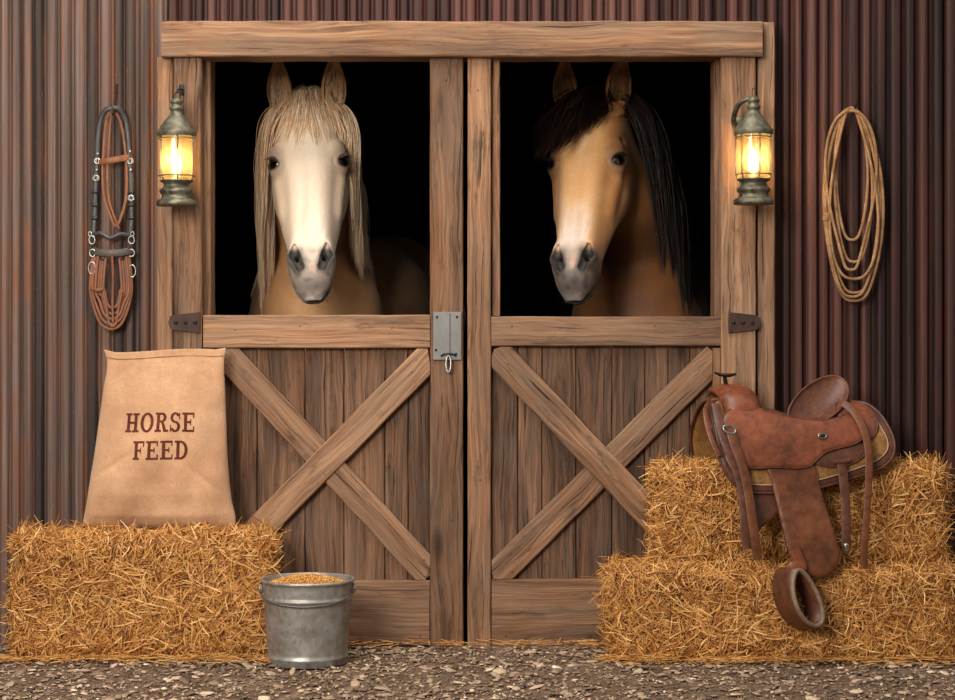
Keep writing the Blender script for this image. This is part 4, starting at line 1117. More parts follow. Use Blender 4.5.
# ================================================================== BUCKET WITH GRAIN
def bucket():
    cx, cy = X(307.5, -.395), -.395; zr = Z(579, -.395); rt, rb = .1465, .126
    root = thing('metal_bucket', 'galvanised metal bucket heaped with grain on the gravel', 'bucket', (cx, cy, 0))
    R_ = lambda z: rb+(rt-rb)*(z/zr)
    prof = [(0, .012), (rb-.008, .012), (rb-.004, .010), (rb, .0), (rb+.003, .002), (R_(.02)+.001, .018), (R_(.022)+.0045, .022), (R_(.025)+.0045, .026), (R_(.03)+.0005, .030)]
    for z in np.linspace(.04, zr-.075, 10): prof.append((R_(z), z))
    zb = zr-.058
    prof += [(R_(zb), zb-.006), (R_(zb)+.0045, zb-.003), (R_(zb)+.0045, zb+.002), (R_(zb)+.0005, zb+.005)]
    for z in np.linspace(zb+.012, zr-.012, 4): prof.append((R_(z), z))
    prof += [(rt+.001, zr-.008), (rt+.0052, zr-.006), (rt+.0062, zr-.001), (rt+.0045, zr+.003), (rt+.001, zr+.0035), (rt-.0018, zr), (rt-.003, zr-.012), (R_(zr*.5)-.0025, zr*.5), (rb-.003, .016), (0, .016)]
    v, f = lathe(prof, (cx, cy, 0), 72)
    # dents
    for i in range(len(v)):
        d = mnoise.noise(Vector((v[i][0]*14, v[i][1]*14, v[i][2]*10))); rr = v[i][:2]-np.array([cx, cy]); v[i][:2] += norm(rr)*d*.0022 if np.linalg.norm(rr) > .05 else 0
    f = [q for q in f]
    mk('pail', v, f, GALV, root)
    for s in (-1, 1):
        e = np.array([cx+s*(R_(zr-.03)+.004), cy, zr-.03]); mb = MB()
        v, f = boxv(e-np.array([.004, .014, .016]), e+np.array([.004, .014, .016]), .003); mb.add(v, f)
        a = np.linspace(0, 2*math.pi, 17)[:-1]; v, f = sweep(np.c_[np.full(16, e[0]+s*.006), e[1]+.009*np.cos(a), e[2]+.009*np.sin(a)], circ(.003, 8), True); mb.add(v, f)
        mb.obj('handle_ear', GALV, root)
    # bail lowered against the front
    hh = zr-.03; a = np.linspace(0, math.pi, 40); rad = R_(zr-.03)+.011
    pth = np.c_[cx-rad*np.cos(a), cy-(rad-.004)*np.sin(a), hh-.040*np.sin(a)**1.0]
    v, f = sweep(pth, circ(.0026, 8)); mk('bail_handle', v, f, STEEL_D, root)
    # grain heap
    rg = np.random.default_rng(4); n = 3600; r = (rt-.010)*np.sqrt(rg.uniform(0, 1, n)); th = rg.uniform(0, 6.28, n)
    hz = lambda r: zr-.022+.034*(1-(r/rt)**2)**1.2
    m = 24; prof = [(q, hz(q)-.004) for q in np.linspace(0, rt-.006, 14)][::-1] ; prof = [(rt-.012, zr-.05)]+prof
    v, f = lathe(prof, (cx, cy, 0), 40); heap = MB(); heap.add(v, f, .25)
    GR = ramped('golden_grain', [(0, lin(150, 96, 40)), (.35, lin(186, 124, 52)), (.7, lin(222, 166, 86)), (1, lin(244, 202, 132))], .6, .1, 200, .3)
    o = thing('grain', 'golden grain heaped in the galvanised bucket', 'grain', (cx, cy, zr-.05), None, 'stuff')
    heap.obj('grain_bed', GR, o)
    sz = np.c_[rg.uniform(.0030, .0048, n), rg.uniform(.0016, .0024, n), rg.uniform(.0014, .002, n)]
    scatter('kernels', ico(0), np.c_[cx+r*np.cos(th), cy+r*np.sin(th), hz(r)+rg.uniform(-.003, .003, n)], sz, rg.uniform(0, 6.28, n), rg.normal(0, .5, n), np.clip(rg.beta(2.4, 1.8, n), 0, 1), GR, 0, o, rg)['kind'] = 'stuff'
STEEL_D = simple('dull_steel_wire', lin(120, 118, 114), .45, .7, .25, 60)
bucket()

# ================================================================== LANTERNS
def glassm():
    N = NT('amber_seeded_glass'); o = N.obj(); n = N.noise(o, 60, 4, .6)
    c = N.mix(N.rng(n, .35, .65), (.95, .62, .22, 1), (1, .78, .40, 1))
    t = N.n('ShaderNodeBsdfTransparent', {'Color': (1, .86, .62, 1)}); tr = N.n('ShaderNodeBsdfTranslucent', {'Color': c}); g = N.n('ShaderNodeBsdfGlossy', {'Color': (1, 1, 1, 1), 'Roughness': .15, 'Normal': N.bump(n, .5, .003)})
    a = N.n('ShaderNodeMixShader', {0: .11, 1: t.outputs[0], 2: tr.outputs[0]}); b = N.n('ShaderNodeMixShader', {0: .06, 1: a.outputs[0], 2: g.outputs[0]})
    return N.done(b.outputs[0])
GLASS = glassm()
def emis(name, col, e):
    N = NT(name); return N.done(N.n('ShaderNodeEmission', {'Color': (*col, 1), 'Strength': e}).outputs[0])
BULB = emis('lit_bulb', (1, .82, .52), 16.0)
def lantern(px, label, gooseneck):
    y = -.185 if gooseneck else -.17
    s = .92
    cx = X(px, y); zz = lambda py: Z(py, y)
    u = (D+y)/FP
    root = thing('barn_lantern', label, 'lantern', (cx, y, zz(206)), 'lit barn lanterns on the door posts')
    o0 = 0 if not gooseneck else -1.5
    Zp = lambda py: zz(py+o0)
    # base
    prof = [(0, Zp(206)), (19.5*u, Zp(206)), (20*u, Zp(204.5)), (20*u, Zp(202)), (18*u, Zp(200)), (15*u, Zp(198.5)), (14.5*u, Zp(195)), (16.5*u, Zp(193)), (17*u, Zp(190.5)), (15*u, Zp(188.5)), (13*u, Zp(187)), (12.5*u, Zp(184)), (16*u, Zp(182)), (17*u, Zp(180.5)), (0, Zp(180.5))]
    v, f = lathe(prof, (cx, y, 0), 40); mk('lantern_base', v, [q for q in f], VERD, root)
    # hood
    prof = [(19*u, Zp(136.8)), (19.6*u, Zp(134)), (19.6*u, Zp(131.5)), (18*u, Zp(130)), (16*u, Zp(126.5)), (12*u, Zp(121)), (8.5*u, Zp(117)), (6.2*u, Zp(114)), (5.6*u, Zp(111)), (6.8*u, Zp(110)), (7*u, Zp(107.5)), (5.2*u, Zp(106)), (5.2*u, Zp(104)), (6.3*u, Zp(103)), (6*u, Zp(100.5)), (3.5*u, Zp(98.6)), (2.2*u, Zp(97)), (0, Zp(96.5))]
    v, f = lathe(prof, (cx, y, 0), 40); mk('lantern_hood', v, f, VERD, root)
    v, f = lathe([(0, Zp(134)), (18*u, Zp(135)), (19*u, Zp(136.8))], (cx, y, 0), 40); mk('hood_lining', v, f, VERD, root)
    # glass
    a0, b0 = Zp(136), Zp(181)
    prof = [(15.6*u, a0), (15.9*u, a0+(b0-a0)*.3), (15.9*u, a0+(b0-a0)*.7), (15*u, b0)]
    v, f = lathe(prof, (cx, y, 0), 40); mk('glass_chimney', v, f, GLASS, root)
    # cage
    mb = MB()
    for k in range(6):
        a = math.pi/6+k*math.pi/3 + .22
        r0 = 17.6*u; p = [(cx+r*math.cos(a), y+r*math.sin(a), z) for r, z in ((17.6*u, Zp(135)), (17.8*u, Zp(160)), (17.6*u, Zp(175)), (14*u, Zp(183)))]
        v, f = sweep(catmull(p, 5), circ(.0022, 6)); mb.add(v, f)
    for py, r in ((139, 17.4), (176, 17.6)):
        a = np.linspace(0, 2*math.pi, 49)[:-1]; v, f = sweep(np.c_[cx+r*u*np.cos(a), y+r*u*np.sin(a), np.full(48, Zp(py))], circ(.0022, 6), True); mb.add(v, f)
    mb.obj('wire_cage', VERD, root)
    # burner and bulb
    v, f = lathe([(0, Zp(181)), (5*u, Zp(181)), (5*u, Zp(178)), (3*u, Zp(177)), (3*u, Zp(174)), (0, Zp(174))], (cx, y, 0), 20); mk('burner', v, f, VERD, root)
    prof = [(0.0005, Zp(175)), (2.8*u, Zp(173)), (4.6*u, Zp(168)), (4.7*u, Zp(164)), (3.3*u, Zp(158)), (1.5*u, Zp(153)), (.0005, Zp(149))]
    v, f = lathe(prof, (cx, y, 0), 24); b = mk('glowing_bulb', v, f, BULB, root); b['label'] = 'bright glowing bulb'
    l = bpy.data.lights.new('lantern_light', 'POINT'); l.energy = LAMP_E; l.color = (1, .72, .36); l.shadow_soft_size = .02
    lo = bpy.data.objects.new('lantern_light', l); COL.objects.link(lo); lo.location = (cx, y-.030, Zp(160)); 
    # ring
    if not gooseneck:
        a = np.linspace(0, 2*math.pi, 25)[:-1]; c = (cx+1*u, y, Zp(98))
        v, f = sweep(np.c_[c[0]+3.2*u*np.cos(a), np.full(24, y), c[2]+6.2*u*np.sin(a)+0*a], circ(.0022, 8), True); mk('hanging_ring', v, f, IRON, root)
        mb = MB(); yw = -.078
        v, f = sweep(catmull([(cx+1*u, yw, Zp(86)), (cx+1*u, yw-.04, Zp(87)), (cx+1*u, y+.004, Zp(90)), (cx+1*u, y-.006, Zp(93))], 6), circ(.0035, 8)); mb.add(v, f)
        v, f = boxv((cx+1*u-.009, yw-.003, Zp(92)), (cx+1*u+.009, yw+.001, Zp(81)), .002); mb.add(v, f)
        mb.obj('wall_bracket', IRON, root)
    else:
        yw = -.078; mb = MB()
        # curled gooseneck from the post
        pth = catmull([(X(739, yw), yw, Zp(126)), (X(737, y), -.105, Zp(121)), (X(737, y), -.14, Zp(112)), (X(740, y), -.165, Zp(105)), (X(746, y), -.18, Zp(101)), (cx-1*u, y, Zp(101)), (cx, y, Zp(104))], 8)
        v, f = sweep(pth, circ(.0085, 10), scale=np.linspace(1.2, .75, len(pth))); mb.add(v, f)
        v, f = lathe([(0, 0), (.026, 0), (.026, .005), (.02, .009), (0, .010)], (0, 0, 0), 24); v = np.c_[v[:, 0], -v[:, 2], v[:, 1]]+np.array([X(739, yw), yw+.002, Zp(122)]); mb.add(v, f)
        mb.obj('gooseneck_bracket', VERD, root)
        a = np.linspace(0, 2*math.pi, 25)[:-1]; v, f = sweep(np.c_[cx+1.5*u*np.cos(a), np.full(24, y), Zp(94)+4.6*u*np.sin(a)], circ(.0014, 6), True); mk('hanging_ring', v, f, IRON, root)
    return root
LAMP_E = 2.6
lantern(176.5, 'lit lantern hanging from a ring on the left door post, near the bridle', False)
lantern(753.5, 'lit lantern on a curved arm on the right door post, near the rope', True)

# ================================================================== ROPE
def rope():
    y = -.045; px = lambda a, b, yy=y: P(a, b, yy)
    N = NT('twisted_hemp'); o = N.obj(); n = N.noise(o, 240, 3, .6); b = N.noise(o, 18, 3, .6)
    c = N.mix(N.rng(b, .35, .65), lin(132, 98, 68), lin(182, 144, 106)); c = N.mix(N.math('MULTIPLY', N.rng(n, .4, .7), .5), c, lin(112, 78, 48))
    m = N.done(N.bsdf(c, .85, N.bump(n, .5, .001), Specular_IOR_Level=.15))
    root = thing('coiled_rope', 'coil of tan rope hanging from a nail on the maroon wall', 'rope', (X(853, y), y, Z(300, y)))
    # loops: (left x, right x, bottom y, widest row)
    loops = [(826, 879, 297, 0), (824.5, 884, 301, .006), (828, 881, 293, .010), (831, 877, 279, -.004), (835, 873, 262, .004), (836, 868, 240, .010), (827, 875, 270, -.008)]
    pts = []; topx, topy = 851, 107.5
    for k, (l, r, bt, dy) in enumerate(loops):
        yy = y+dy*.9; j = (k-3)
        for i in range(18):
            th = 2*math.pi*(i+.5)/18; v = (1-math.cos(th))/2; hw = math.sin(th)
            top = topy+abs(j)*1.1; lean = (1 if k != 6 else -1)
            side = ((r-l)/2)*np.sign(hw)*abs(hw)**(.85 if v < .5 else .72)
            xc = topx+((l+r)/2-topx)*min(1, v*1.6) + (5*math.sin(2*th) if k in (3, 6) else 0)*lean
            pts.append(P(xc-side*(.86+.14*math.sin(math.pi*min(1, v*1.1))), top+(bt-top)*v, yy+.004*math.sin(i*.7+k)))
    path = catmull(pts, 10, True)
    # resample evenly
    d = np.r_[0, np.cumsum(np.linalg.norm(np.diff(path, axis=0), axis=1))]; n = int(d[-1]/.005); s = np.linspace(0, d[-1], n)
    path = np.c_[[np.interp(s, d, path[:, i]) for i in range(3)]].T
    path[:, 1] = np.minimum(path[:, 1], -.014)
    t, nn, bb = frames(path); mb = MB()
    for k in range(3):
        a = s/.024*2*math.pi+k*2*math.pi/3; q = path + .0028*(np.cos(a)[:, None]*nn+np.sin(a)[:, None]*bb)
        v, f = sweep(q, circ(.0031, 6)); mb.add(v, f)
    mb.obj('rope_strands', m, root)
    # wrapped tie on the left of the coil
    th = np.linspace(0, 5*2*math.pi, 110); c = P(827, 217, y); 
    pth = np.c_[c[0]+.013*np.cos(th)*1.0, c[1]+.004+.013*np.sin(th), c[2]+np.linspace(-.012, .012, 110)]; 
    v, f = sweep(pth, circ(.0026, 6)); mk('rope_tie', v, f, m, root)
    nl = thing('wall_nail', 'iron nail in the maroon wall holding the rope coil', 'nail', (X(852, -.02), -.02, Z(112, -.02)))
    v, f = sweep(catmull([(X(852), .006, Z(109)), (X(852), -.05, Z(109.5)), (X(852), -.066, Z(107)), (X(852), -.068, Z(103.5))], 6), circ(.0032, 8)); mk('nail_shank', v, f, IRON, nl)
    v, f = ellipsoid((X(852), -.068, Z(103.5)), (.0045, .0045, .0035), 10, 6); mk('nail_head', v, f, IRON, nl)
rope()

# ================================================================== BRIDLE
def bridle():
    y = -.03
    root = thing('horse_bridle', 'black and brown leather bridle hanging on the left wall', 'bridle', (X(113, y), y, Z(328, y)))
    def strap(nm, pts, w, t, mat, par=root, n=6, lab=None):
        pth = catmull([P(a, b, yy) for a, b, yy in pts], n); v, f = sweep(pth, flat(w, t), up=(0, -1, 0)); o = mk(nm, v, f, mat, par, sharp=50)
        if lab: o['label'] = lab
        return o
    # crown piece and cheek straps (black, brown lining inside)
    strap('cheek_strap', [(112, 108, -.042), (106, 110, -.040), (100.5, 120, -.034), (98, 138, -.03), (97, 160, -.028), (95.5, 185, -.028), (94.5, 215, -.028), (93.5, 233, -.028)], .017, .006, BLK)
    strap('cheek_strap', [(112, 108, -.042), (119, 109, -.040), (125, 119, -.034), (128, 137, -.03), (129.5, 160, -.028), (131, 185, -.028), (131.5, 215, -.028), (130.5, 233, -.028)], .017, .006, BLK)
    o = strap('throat_strap', [(113, 112, -.05), (108, 116, -.046), (105, 128, -.04), (103.5, 150, -.036), (102.5, 172, -.034), (104, 196, -.034), (110, 215, -.036), (116, 226, -.038), (122, 214, -.036), (126, 196, -.034), (126.5, 170, -.034), (124.5, 145, -.036), (121, 124, -.04), (116, 113, -.046)], .009, .004, BRN, lab='thin brown throat strap')
    strap('throat_strap', [(112, 109, -.052), (110, 125, -.046), (108.5, 150, -.044), (107, 175, -.043), (109, 200, -.043), (114, 216, -.044), (119, 229, -.04)], .007, .004, BRN)
    o = strap('browband', [(99, 162.5, -.036), (106, 161, -.048), (113, 160, -.050), (121, 158.5, -.048), (129, 157.5, -.036)], .020, .006, BRN, lab='tan brown browband')
    # noseband
    strap('noseband', [(93, 250, -.03), (98, 252, -.046), (106, 253, -.056), (114, 253, -.058), (122, 252.5, -.054), (129, 251, -.044), (131.5, 249, -.03)], .024, .008, GREYL)
    strap('noseband', [(93, 236, -.028), (100, 233, -.034), (110, 238, -.036), (120, 234, -.036), (131, 236, -.028)], .013, .006, BLK)
    # keepers and buckles
    mb = MB()
    def ringp(px, py, rx, rz, yy, r=.002, rot=0.0, dest=None):
        a = np.linspace(0, 2*math.pi, 25)[:-1]; c = P(px, py, yy); dx, dz = rx*np.cos(a), rz*np.sin(a)
        v, f = sweep(np.c_[c[0]+dx*math.cos(rot)-dz*math.sin(rot), np.full(24, yy), c[2]+dx*math.sin(rot)+dz*math.cos(rot)], circ(r, 8), True); (dest or mb).add(v, f)
    for px, py in ((97.4, 161), (130.2, 161), (96, 178), (131, 198)):
        mb = MB(); ringp(px, py, .010, .0095, -.037, .0022); ringp(px, py, .0045, .0095, -.038, .0016); mb.obj('buckle', STEEL, root)
    for px, py in ((97.3, 154), (130.0, 151.5), (96.6, 170), (130.6, 170)):
        v, f = ellipsoid(P(px, py, -.038), (.0052, .003, .0052), 12, 8); mk('stud', v, f, STEEL, root)
    for px in (95, 131):
        for py in (192, 205, 218):
            c = P(px, py, -.029); v, f = boxv(c-np.array([.0105, .006, .006]), c+np.array([.0105, .005, .006]), .002); mk('keeper', v, f, BLK, root)
    for s, px in ((-1, 92), (1, 131.5)):
        rings = [(0, 240, .010, .014), (.5, 253, .0095, .0125), (0, 268, .012, .021)] if s < 0 else [(0, 240, .0105, .013), (0, 253, .010, .0125), (.5, 271, .0125, .021)]
        mb = MB()
        for dx, py, rx, rz in rings: ringp(px+dx, py, rx, rz, -.040, .0026, .0)
        ringp(px+(-2 if s < 0 else 1), 234, .0055, .0075, -.042, .002)
        o = mb.obj('bit_rings', STEEL, root); o['label'] = 'linked steel bit rings'
    # bit between the cheeks
    v, f = sweep(catmull([P(92, 246, -.036), P(100, 258, -.04), P(113, 262, -.042), P(124, 258, -.04), P(131, 247, -.036)], 6), circ(.0035, 8)); mk('bit_bar', v, f, IRON, root)
    # coiled reins
    k = 0
    for l, r, bt in ((91, 131, 329), (93, 129.5, 324), (96, 128, 319), (99, 126, 314), (101.5, 123.5, 308), (104, 121, 326)):
        dy = -.034-.004*(k % 3); k += 1
        strap('rein', [(l+2, 256, dy), (l, 275, dy-.003), (l-.5, 292, dy-.004), (l+1.5+(r-l)*.06, bt-18, dy-.004), (l+(r-l)*.26, bt-4.5, dy-.005), ((l+r)/2, bt, dy-.006), (r-(r-l)*.26, bt-4.5, dy-.005), (r-1.5-(r-l)*.06, bt-18, dy-.004), (r+.5, 292, dy-.004), (r, 275, dy-.003), (r-2, 256, dy)], .009, .0042, BRN, n=8)
    strap('rein', [(112, 254, -.06), (113, 275, -.054), (112.5, 300, -.052), (113, 322, -.054)], .008, .0042, BRN)
    v, f = boxv(P(108.5, 285, -.061), P(117, 277, -.046), .002) if False else (None, None)
    strap('rein_tie', [(89, 288, -.036), (96, 290, -.052), (103, 289, -.050)], .012, .004, BRN)
    # hook
    hk = thing('wall_hook', 'rusty wrought iron hook on the left wall holding the bridle', 'hook', (X(114), -.01, Z(112)))
    mb = MB()
    th = np.linspace(0, 5*math.pi, 60)
    for ph in (0, math.pi):
        z = np.linspace(Z(84, -.01), Z(107, -.012), 60); pth = np.c_[X(114.5, -.01)+.0028*np.cos(th+ph)+np.linspace(.006, 0, 60), -.013+.0028*np.sin(th+ph), z]; v, f = sweep(pth, circ(.0022, 6)); mb.add(v, f)
    v, f = sweep(catmull([P(114.5, 106, -.012), P(113.5, 111, -.016), P(112.5, 114, -.036), P(112.5, 113, -.058), P(112.5, 107, -.066)], 8), circ(.0036, 8)); mb.add(v, f)
    mb.obj('twisted_shank', IRON_RUST, hk)
bridle()
# ================================================================== WESTERN SADDLE
def saddle():
    phi = math.radians(9); cph, sph = math.cos(phi), math.sin(phi)
    xc, yr = X(795, -.22), -.205
    zr = Z(398, yr)
    O = np.array([xc, yr, 0])
    toW = lambda u, v, z: np.stack([O[0]+u*cph-v*sph, O[1]+u*sph+v*cph, z+0*u], -1)
    def prof(z, off=0.0):
        """near side surface: lateral distance from the ridge at height z"""
        d = np.maximum(zr+off-z, 0); w = .150*(1-np.exp(-d/.060)) + .035*np.clip(d/.3, 0, 1.5)
        return w+off
    root = thing('western_saddle', 'brown leather western saddle lying over the upper hay bale', 'saddle', (xc, yr, BR1+BR2-.004))
    def invert(pts, off):
        """picture points -> (u, z) on the near side surface"""
        pts = np.asarray(pts, float); y = np.full(len(pts), yr-.15)
        for _ in range(12):
            z = HC-(pts[:, 1]-335)*(D+y)/FP; x = (pts[:, 0]-477.5)*(D+y)/FP; v = -prof(z, off)
            u = (x-O[0]+v*sph)/cph; y = O[1]+u*sph+v*cph
        return np.c_[u, z]
    def sheet(nm, pts, off, th, mat, parent=None, mirror=False, step=.008, n=6, edge=None, closed_smooth=True, puff=0.0, lab=None, bulge=None, edger=.0028):
        parent = parent or root
        out = catmull(invert(pts, off), n, True) if closed_smooth else invert(pts, off)
        # polygon fill with inner points
        poly = [Vector(p) for p in out]; lo, hi = out.min(0), out.max(0)
        gx, gz = np.meshgrid(np.arange(lo[0], hi[0], step), np.arange(lo[1], hi[1], step)); g = np.c_[gx.ravel(), gz.ravel()]
        x, y = g.T; ins = np.zeros(len(g), bool); m = len(out); dmin = np.full(len(g), 9.)
        for i in range(m):
            a, b = out[i], out[(i+1) % m]
            c = (a[1] > y) != (b[1] > y); 
            xi = (b[0]-a[0])*(y-a[1])/(b[1]-a[1]+1e-12)+a[0]; ins ^= c & (x < xi)
            ab = b-a; t = np.clip(((g-a)@ab)/(ab@ab+1e-12), 0, 1); dmin = np.minimum(dmin, np.linalg.norm(g-a-t[:, None]*ab, axis=1))
        g = g[ins & (dmin > step*.45)]; dg = dmin[ins & (dmin > step*.45)]
        allp = [tuple(p) for p in out]+[tuple(p) for p in g]
        vv, ee, ff, ov, oe, of = delaunay_2d_cdt([Vector(p) for p in allp], [(i, (i+1) % m) for i in range(m)], [], 1, 1e-6)
        vv = np.array([(p.x, p.y) for p in vv]); k = len(vv); d = np.zeros(k)
        for i in range(k):
            q = vv[i]; d[i] = 0
        # distance to the outline per vertex
        d = np.full(k, 9.)
        for i in range(m):
            a, b = out[i], out[(i+1) % m]; ab = b-a; t = np.clip(((vv-a)@ab)/(ab@ab+1e-12), 0, 1); d = np.minimum(d, np.linalg.norm(vv-a-t[:, None]*ab, axis=1))
        rnd = th*.5*np.sqrt(np.clip(1-(1-np.minimum(d/(th*.8), 1))**2, 0, 1)) + puff*(1-np.exp(-d/.012))
        lump = np.array([mnoise.noise(Vector((p[0]*22, p[1]*22, off*90))) for p in vv])*.0016
        ex = bulge(vv) if bulge else 0
        vo = prof(vv[:, 1], off)+rnd+lump+ex; vi = prof(vv[:, 1], off)-rnd*.6+lump+ex
        sg = 1 if mirror else -1
        A = toW(vv[:, 0], sg*vo, vv[:, 1]); B = toW(vv[:, 0], sg*vi, vv[:, 1])
        F = []
        for f in ff:
            f = list(f); F.append(tuple(f)); F.append(tuple(q+k for q in f[::-1]))
        # fix orientation so that the outer side faces out
        f0 = ff[len(ff)//2]; nrm = np.cross(A[f0[1]]-A[f0[0]], A[f0[2]]-A[f0[0]])
        if np.dot(nrm, np.array([-sph*sg, cph*sg, .2])) < 0: F = [q[::-1] for q in F]
        o = mk(nm, np.r_[A, B], F, mat, parent)
        if lab: o['label'] = lab
        if edge is not None:
            pr = prof(out[:, 1], off); e = toW(out[:, 0], sg*pr, out[:, 1]); v, f = sweep(e, circ(edger, 6), True); mk('edging', v, f, edge, o)
        return o
    def both(nm, pts, off, th, mat, **kw):
        a = sheet(nm, pts, off, th, mat, **kw); b = sheet(nm, pts, off, th, mat, mirror=True, **kw); return a, b
    skirt = [(709, 399), (713, 424), (716, 446), (723, 468), (733, 483), (746, 491), (768, 493), (796, 491), (822, 487), (846, 480), (868, 473), (884, 466), (893, 455), (894, 441), (888, 426), (877, 411), (864, 403), (850, 403), (836, 416), (800, 422), (760, 416), (738, 402)]
    inner = [(717, 402), (720, 424), (723, 445), (729, 463), (738, 476), (750, 483.5), (768, 485), (796, 483), (822, 479), (846, 472), (866, 465), (880, 458), (887, 450), (887.5, 441), (882, 429), (873, 416), (862, 408), (850, 410), (836, 424), (800, 430), (756, 424), (738, 408)]
    both('skirt', skirt, .000, .012, LEA_D, edge=LEA_D, edger=.005)
    both('fleece_lining', skirt, -.012, .012, LEA_T)
    both('skirt_panel', inner, .009, .007, LEA_T, edge=LEA_E, edger=.0026)
    # off side cinch leather showing under the skirt
    sheet('off_billet', [(741, 486), (778, 490), (779, 512), (765, 524), (758, 534), (756, 547), (748, 546), (745, 520), (742, 500)], -.008, .007, LEA_D, lab='dark folded cinch leather')
    # rear housing behind the cantle
    both('rear_jockey', [(838, 401), (850, 400.5), (862, 404), (871, 411), (877, 421), (877, 430), (872, 438), (862, 441), (852, 436), (842, 424), (836, 410)], .017, .007, LEA, edge=LEA_D, edger=.002)
    sheet('rear_billet_flap', [(816, 463), (822, 454), (838, 448), (856, 444), (865, 445.5), (866, 452), (860, 459), (848, 465), (834, 467), (822, 466)], .018, .006, LEA_D, edge=LEA_D, edger=.002)
    both('seat_jockey', [(724, 416), (721.5, 432), (723, 448), (729, 459), (740, 466), (755, 468.5), (775, 467.5), (797, 468.5), (809, 466.5), (817, 460), (825, 453), (838, 448.5), (852, 445), (862, 439.5), (867, 431), (864, 421), (852, 414), (838, 417), (826, 420), (806, 419), (788, 416), (770, 412), (755, 407), (738, 404)], .026, .008, LEA, edge=LEA_D, edger=.0022)
    # ---- fender and stirrup
    fender = [(768, 466), (772, 482), (777, 503), (781, 522), (785.5, 542), (790, 558), (797, 568), (806, 574), (816, 577), (827, 573.5), (836, 565), (838, 553), (835, 540), (829, 518), (823, 500), (818, 482), (814, 466), (790, 461)]
    sheet('fender', fender, .017, .008, LEA_F, edge=LEA_D, edger=.0018, bulge=lambda q: .012*np.clip((.56-q[:, 1])/.15, 0, 1.6))
    # ---- seat: a trough between the fork and the cantle
    us = np.linspace(-.16, .13, 30); vs = np.linspace(-1, 1, 25); V = []
    zc = np.interp(us, [-.16, -.10, -.03, .04, .09, .13], [Z(402, yr), Z(407, yr), Z(413, yr), Z(412, yr), Z(403, yr), Z(392, yr)])
    for i, u in enumerate(us):
        w = np.interp(u, [-.16, -.05, .13], [.050, .085, .115])
        for q in vs: V.append(toW(np.array(u), np.array(q*w), np.array(zc[i]-.055*abs(q)**2.2 + .012*np.exp(-q*q*6)*0)))
    V = np.array(V); nv = len(vs)
    F = [(i*nv+j, (i+1)*nv+j, (i+1)*nv+j+1, i*nv+j+1) for i in range(len(us)-1) for j in range(nv-1)]
    B = V.copy(); B[:, 2] -= .012; k = len(V); F2 = F+[tuple(q+k for q in f[::-1]) for f in F]
    for i in range(len(us)-1):
        F2 += [(i*nv, i*nv+k, (i+1)*nv+k, (i+1)*nv), (i*nv+nv-1, (i+1)*nv+nv-1, (i+1)*nv+nv-1+k, i*nv+nv-1+k)]
    mk('seat', np.r_[V, B], F2, LEA_D, root)['label'] = 'dark smooth seat leather'
    # ---- cantle: a dished disc leaning back
    C = P(817, 405.5, yr-.072); A1 = np.array([X(848.5, yr)-X(816.5, yr), .055, .052]); A2 = np.array([.012, -.052, -.060])
    N_ = norm(np.cross(A2, A1)); N_ = -N_ if N_[2] < 0 else N_
    mr, ma = 14, 56; V = []; th = np.arange(ma)*2*math.pi/ma
    def dish(r, t, under=0.0):
        # egg outline, wider at the top right
        c, s = np.cos(t), np.sin(t); e = 1+.10*c
        p = C + np.outer(r*c, A1) + np.outer(r*s*e*(1 if True else 1), A2)
        h = .030*(r**2) - .012 - under
        return p + np.outer(np.full(len(t), 1.0)*h, N_)
    rs = list(np.linspace(.02, .93, mr)); 
    for r in rs: V.append(dish(r, th))
    V.append(dish(.97, th)+N_*.004); V.append(dish(1.0, th)+N_*.003); V.append(dish(1.03, th)-N_*.006); V.append(dish(1.0, th, .018)); 
    for r in (.85, .6, .3, .02): V.append(dish(r, th, .026))
    V = np.concatenate(V); nr = len(V)//ma
    F = [(i*ma+j, (i+1)*ma+j, (i+1)*ma+(j+1) % ma, i*ma+(j+1) % ma) for i in range(nr-1) for j in range(ma)] + [tuple(range(ma)), tuple((nr-1)*ma+j for j in range(ma))[::-1]]
    mk('cantle', V, F, CANT, root)['label'] = 'dished dark brown cantle with a paler rim'
    rim = dish(1.0, th)+N_*.003; v, f = sweep(rim, circ(.0034, 8), True); mk('cantle_binding', v, f, LEA_F, root)
    # ---- fork: thick arch across the front with swells
    m = 40; tt = np.linspace(-2.05, 2.05, m); path = []; sc = []
    uf = -.250
    for t in tt:
        v = .078*math.sin(t)*(1+.30*abs(math.sin(t))); z = zr-.050+.078*math.cos(t) - (.05*(abs(t)-1.5) if abs(t) > 1.5 else 0)
        path.append(toW(np.array(uf+.018*abs(math.sin(t))), np.array(v), np.array(z))); 
    path = np.array(path)
    S = circ(1, 20); secs = []
    tn, nn, bb = frames(path, up=(cph, sph, 0)); V = []
    for i in range(m):
        t = tt[i]; lu = .058*(1+.12*abs(math.sin(t))); lt = .019+.016*abs(math.sin(t))**1.5*(1 if abs(t) < 1.9 else .8)
        a = np.arange(20)*2*math.pi/20; ca, sa = np.cos(a), np.sin(a); ca = np.sign(ca)*abs(ca)**.8
        off = .022*np.clip(1, 0, 1)
        V.append(path[i]+np.outer(ca*lu+off, nn[i])+np.outer(sa*lt, bb[i]))
    V = np.concatenate(V); F = [(i*20+j, i*20+(j+1) % 20, (i+1)*20+(j+1) % 20, (i+1)*20+j) for i in range(m-1) for j in range(20)]+[tuple(range(20))[::-1], tuple((m-1)*20+j for j in range(20))]
    mk('fork', V, F, LEA, root)['label'] = 'russet leather fork with swells'
    # rolled front lip of the gullet
    lip = np.array([path[i]-nn[i]*.034 for i in range(m)]); v, f = sweep(lip, circ(.0085, 10)); mk('gullet_binding', v, f, LEA, root)
